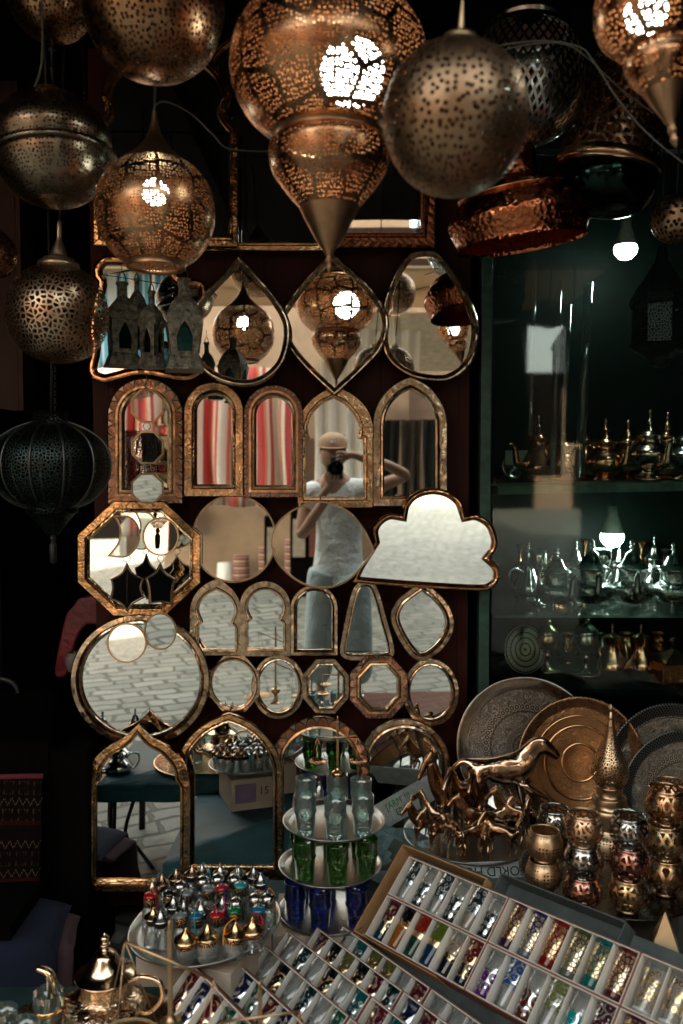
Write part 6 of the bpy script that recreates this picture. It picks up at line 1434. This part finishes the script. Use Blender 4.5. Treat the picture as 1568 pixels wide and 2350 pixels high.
ns.add(vs, [[j * (q + 1) + i, j * (q + 1) + i + 1, (j + 1) * (q + 1) + i + 1, (j + 1) * (q + 1) + i] for j in range(q) for i in range(q)], None, False)
obj('sheet', ns, plain('bluish_newsprint', (.16, .26, .27), .85, .3, 30), n3); text('headline', 'A.S', m_kink, n3, Matrix.Translation((.02, -.02, .02)), .03)
# sloping support under the boxes
sp_ = thing('display_slope', 'dark sloping board under the open glass boxes', 'board', gO(0, 0, -.075)); sp_.rotation_euler = BM.to_euler()
obj('slope', MB().box((.5, -.12, 0), (1.3, .34, .02)), m_board, sp_)
# ================================================================ LEFT SIDE
# teapot, glasses and scales on a brass tray, nearest the camera
YG = 1.72
TZ = P(242, 2345, YG).z - .03
cloth_table('small_table', 'small front table with teal cloth carrying the golden teapot', -.95, -.38, 1.30, 1.90, TZ - .012, zb=TZ - .075)
gt = tray('worn brass tray under the golden teapot and clear glasses', Vector((P(200, 2300, YG).x, 1.62, TZ)), .25, metal('worn_brass_tray', (.55, .40, .24), .25, .3), lip=.008)
pt_ = P(243, 2313, YG); rT = 76 * PXM(YG)
tp = teapot('large polished golden teapot with engraved belly at the front left', (pt_.x, YG, TZ + .004), rT, m_gpot, R(172), 'squat', 'golden teapots', m_gpotr, feet=True); tp.scale = (1.22, 1.22, 1.0)
def clearglass(label, u, vtop, Y, grp='clear glasses by the golden teapot', s=1.0):
    p = P(u, vtop, Y); me = bpy.data.meshes.get('gold_ring_glass') or MB().lathe([(0, 0), (.0225, 0), (.024, .003), (.027, .055), (.0275, .095), (.0268, .0955), (.0255, .056), (.0215, .008), (0, .008)], 32).mesh('gold_ring_glass')
    t = thing('tea_glass', label, 'tea glass', (p.x, p.y, TZ + .003), (0, 0, 0), grp); t.scale = (s, s, s)
    if not me.materials: me.materials.append(bpy.data.materials['aqua_glass'])
    o = bpy.data.objects.new('vessel', me); col.objects.link(o); o.parent = t
    obj('gold_ring', MB().lathe([(.0272, .060), (.0292, .062), (.0292, .066), (.0274, .068)], 32), m_gold, t)
clearglass('clear tea glass with a gold ring beside the teapot spout', 110, 2240, 1.70, s=1.12)
clearglass('clear tea glass with a gold ring, second from the bottom left corner', 52, 2280, 1.62)
clearglass('clear tea glass with a gold ring in the bottom left corner', 44, 2310, 1.50)
clearglass('clear tea glass in front of the golden teapot, cut by the bottom edge', 170, 2345, 1.52)
clearglass('clear tea glass with a gold ring cut by the left edge of the frame', 8, 2290, 1.66)
pb = P(392, 2352, 1.45)
scales('blurred brass balance scale nearest the camera, before the bottle tray', (pb.x, pb.y, P(392, 2135, 1.45).z - .235), .235, beam=.085, ang=R(24), mat=m_brass, yaw=R(0), drop=.19)
pb = P(597, 2350, 1.40)
scales('brass balance scale mostly below the frame, right of the other front scale', (pb.x, pb.y, P(597, 2272, 1.40).z - .20), .20, beam=.07, ang=R(-8), drop=.09)
tag(obj('small_stand', MB().box(((P(392, 2350, 1.45).x + pb.x) / 2, 1.42, .36), (.30, .16, .012)), m_teal), 'narrow teal-covered shelf below the front balance scales', 'shelf')
# bench with kilim and blue blanket
def mk_kilim():
    g = G('dark_berber_kilim'); uv = g.uv(); s = g.n('SeparateXYZ', Vector=uv); x, y = s.outputs[0], s.outputs[1]
    row = g.math('FRACT', g.math('MULTIPLY', y, 24.0)); tri = g.math('ABSOLUTE', g.math('SUBTRACT', g.math('FRACT', g.math('MULTIPLY', x, 45.0)), .5))
    z = g.math('ABSOLUTE', g.math('SUBTRACT', g.math('SUBTRACT', row, .5), g.math('SUBTRACT', tri, .25)))
    line = g.math('LESS_THAN', z, .06); stitch = g.math('GREATER_THAN', g.math('SINE', g.math('MULTIPLY', x, 1500.0)), -.2)
    rid = g.math('SINE', g.math('MULTIPLY', g.math('FLOOR', g.math('MULTIPLY', y, 24.0)), 2.4))
    dia = g.math('GREATER_THAN', g.math('ADD', tri, g.math('ABSOLUTE', g.math('SUBTRACT', row, .5))), .62); chk = g.math('GREATER_THAN', g.math('SINE', g.math('MULTIPLY', x, 700.0)), .1)
    m = g.math('MAXIMUM', g.math('MULTIPLY', g.math('MULTIPLY', line, stitch), g.math('GREATER_THAN', rid, -.1)), g.math('MULTIPLY', g.math('MULTIPLY', dia, chk), g.math('LESS_THAN', rid, -.4))); sel = g.math('ADD', .45, g.math('MULTIPLY', rid, .3))
    c = g.mix(g.math('MULTIPLY', m, sel), (.005, .0025, .0025), (.13, .10, .055)); c = g.mix(g.math('GREATER_THAN', g.math('SINE', g.math('MULTIPLY', y, 37.7)), .97), c, (.02, .004, .003))
    return g.done(g.bsdf(Base_Color=c, Roughness=.95, Specular_IOR_Level=.05, Normal=g.bump(g.noise(g.ob(), 300, 2), .4, .001)))
YB = 2.30
x1 = P(103, 1900, YB + .15).x
bench = thing('bench', 'dark wooden bench at the left edge covered with textiles', 'bench', (x1 - .30, YB + .05, 0))
for sx in (-.27, .27):
    for sy in (-.14, .14): obj('leg', MB().box((sx, sy, .17), (.04, .04, .34)), m_blackwood, bench)
obj('seat', MB().box((0, 0, .36), (.6, .34, .04)), m_blackwood, bench)
obj('backrest', MB().box((0, .155, .52), (.6, .03, .5)), m_blackwood, bench)
zk0, zk1 = P(100, 2060, YB + .12).z, P(100, 1790, YB + .15).z
kb = MB(); nn = 16; vs = []; uvv = []
for j in range(nn + 1):
    for i in range(nn + 1):
        s, tt = i / nn, j / nn; vs.append((x1 - .62 + .62 * s - .012 * (1 - tt), YB + .12 + .03 * tt + .006 * math.sin(s * 14 + tt * 3), zk0 + (zk1 - zk0) * tt + .01 * s)); uvv.append((s * .6, tt * (zk1 - zk0)))
kb.add(vs, [[j * (nn + 1) + i, j * (nn + 1) + i + 1, (j + 1) * (nn + 1) + i + 1, (j + 1) * (nn + 1) + i] for j in range(nn) for i in range(nn)], uvv)
kl = tag(obj('kilim', kb, mk_kilim(), solid=.01), 'dark kilim with fine zigzag rows hanging over the bench back', 'rug')
obj('trim', MB().tube([(x1 - .62, YB + .145, zk1 + .002), (x1 + .0, YB + .145, zk1 + .014)], .008, 8), plain('dark_red_trim', (.14, .02, .025), .9), kl)
def blanket(name, label, mat, x0, x1_, ytop, yfront, ztop, zbot, cat='blanket', drape_=.25):
    mb = MB(); nx, ny = 18, 16; vs = []
    for j in range(ny + 1):
        t = j / ny
        for i in range(nx + 1):
            s = i / nx; x = x0 + (x1_ - x0) * s
            if t < .45: y = ytop + (yfront - ytop) * (t / .45); z = ztop
            else: y = yfront - .03 * math.sin((t - .45) / .55 * 1.5); z = ztop - (ztop - zbot) * ((t - .45) / .55)
            k = max(0, s - .85) / .15; z -= .02 * k * k; x += .05 * t * s + .006 * math.sin(t * 9 + s * 4); y += .008 * math.sin(s * 11 + t * 5)
            vs.append((x, y, z))
    mb.add(vs, [[j * (nx + 1) + i, j * (nx + 1) + i + 1, (j + 1) * (nx + 1) + i + 1, (j + 1) * (nx + 1) + i] for j in range(ny) for i in range(nx)])
    return tag(obj(name, mb, mat, solid=.012), label, cat)
xb = P(112, 2150, YB - .1).x; zb_ = P(60, 2068, YB + .1).z
blanket('blanket', 'dark navy blanket draped over the bench seat', plain('navy_wool', (.004, .007, .022), .95, .3, 8, .5, bs=200), x1 - .66, xb, YB + .11, YB - .13, zb_ + .0, zb_ - .24)
blanket('blanket', 'mauve wool blanket showing under the navy one', plain('mauve_wool', (.06, .028, .035), .95, .2, 8, .8, bs=220), x1 - .60, xb + .035, YB + .08, YB - .10, zb_ - .016, zb_ - .20)
# red leather and black leather bags
rl = [(134, 1545), (138, 1500), (150, 1440), (160, 1405), (172, 1392), (186, 1372), (204, 1368), (250, 1366), (250, 1425), (205, 1430), (182, 1462), (170, 1510), (158, 1545)]
Yr = 2.9; c = P(190, 1460, Yr); poly = [(P(u, v, Yr).x - c.x, P(u, v, Yr).z - c.z) for u, v in cr([(*p, 0) for p in rl], 3, True)]
rg = thing('leather_jacket', 'dark red leather jacket hanging behind the large round mirror', 'jacket', c)
jk = MB(); jk.prism(poly, -.035, .03, smooth=True); jo = obj('jacket_body', jk, plain('red_leather', (.12, .007, .010), .42, .35, 10, .35, bs=9, bd=.03), rg, bevel=.014)
jc = P(170, 1520, Yr - .05); obj('cuff', MB().lathe([(.02, -.03), (.028, -.01), (.03, .02), (.02, .035)], 20, Matrix.Translation(jc - c)), plain('grey_leather', (.14, .12, .11), .5), rg)
bx = P(70, 1610, 2.6)
bg_ = thing('leather_bag', 'black leather bag with a curved handle at the left edge', 'bag', bx)
obj('bag_body', MB().box((-.03, 0, -.07), (.26, .12, .24)), plain('black_leather', (.0012, .0012, .0012), .8, .3, 10, .3, spec=.0, bs=20, bd=.02), bg_, bevel=.035)
obj('handle', MB().tube(curve3([(-.12, -.04, .03), (-.115, -.045, .07), (-.07, -.05, .085), (-.03, -.045, .065), (-.02, -.04, .02)], 6), .008, 8), m_dark, bg_)
tag(obj('dark_crate', MB().box((bx.x - .05, 2.65, .38), (.5, .3, .72)), m_blackwood), 'dark crate under the black leather bag', 'crate')
# things on the far side of the goods seen in the lower mirrors: silver pots on an iron stand
is_ = thing('iron_stand', 'round iron stand with curved legs at the left carrying silver pots', 'stand', (-.98, 1.68, -.16))
obj('top', MB().lathe([(0, .50), (.22, .50), (.225, .505), (.22, .515), (0, .515)], 48), m_dark, is_)
for k in range(3):
    a = 2 * PI * k / 3 + .4; obj('leg', MB().tube(curve3([(.17 * math.cos(a), .17 * math.sin(a), .5), (.10 * math.cos(a), .10 * math.sin(a), .3), (.16 * math.cos(a), .16 * math.sin(a), .24), (.24 * math.cos(a), .24 * math.sin(a), .165)], 5), .008, 8), m_dark, is_)
for k, (dx, dy, r_, st_) in enumerate([(-.08, .02, .06, 'squat'), (.07, .06, .055, 'round'), (.03, -.10, .05, 'tall')]):
    teapot(['silver teapot at the left of the iron stand', 'silver teapot at the right of the iron stand', 'small footed silver teapot in front on the iron stand'][k], (-.98 + dx, 1.68 + dy, .357), r_, m_spot, R(60 + 100 * k), st_, 'silver teapots on the iron stand')
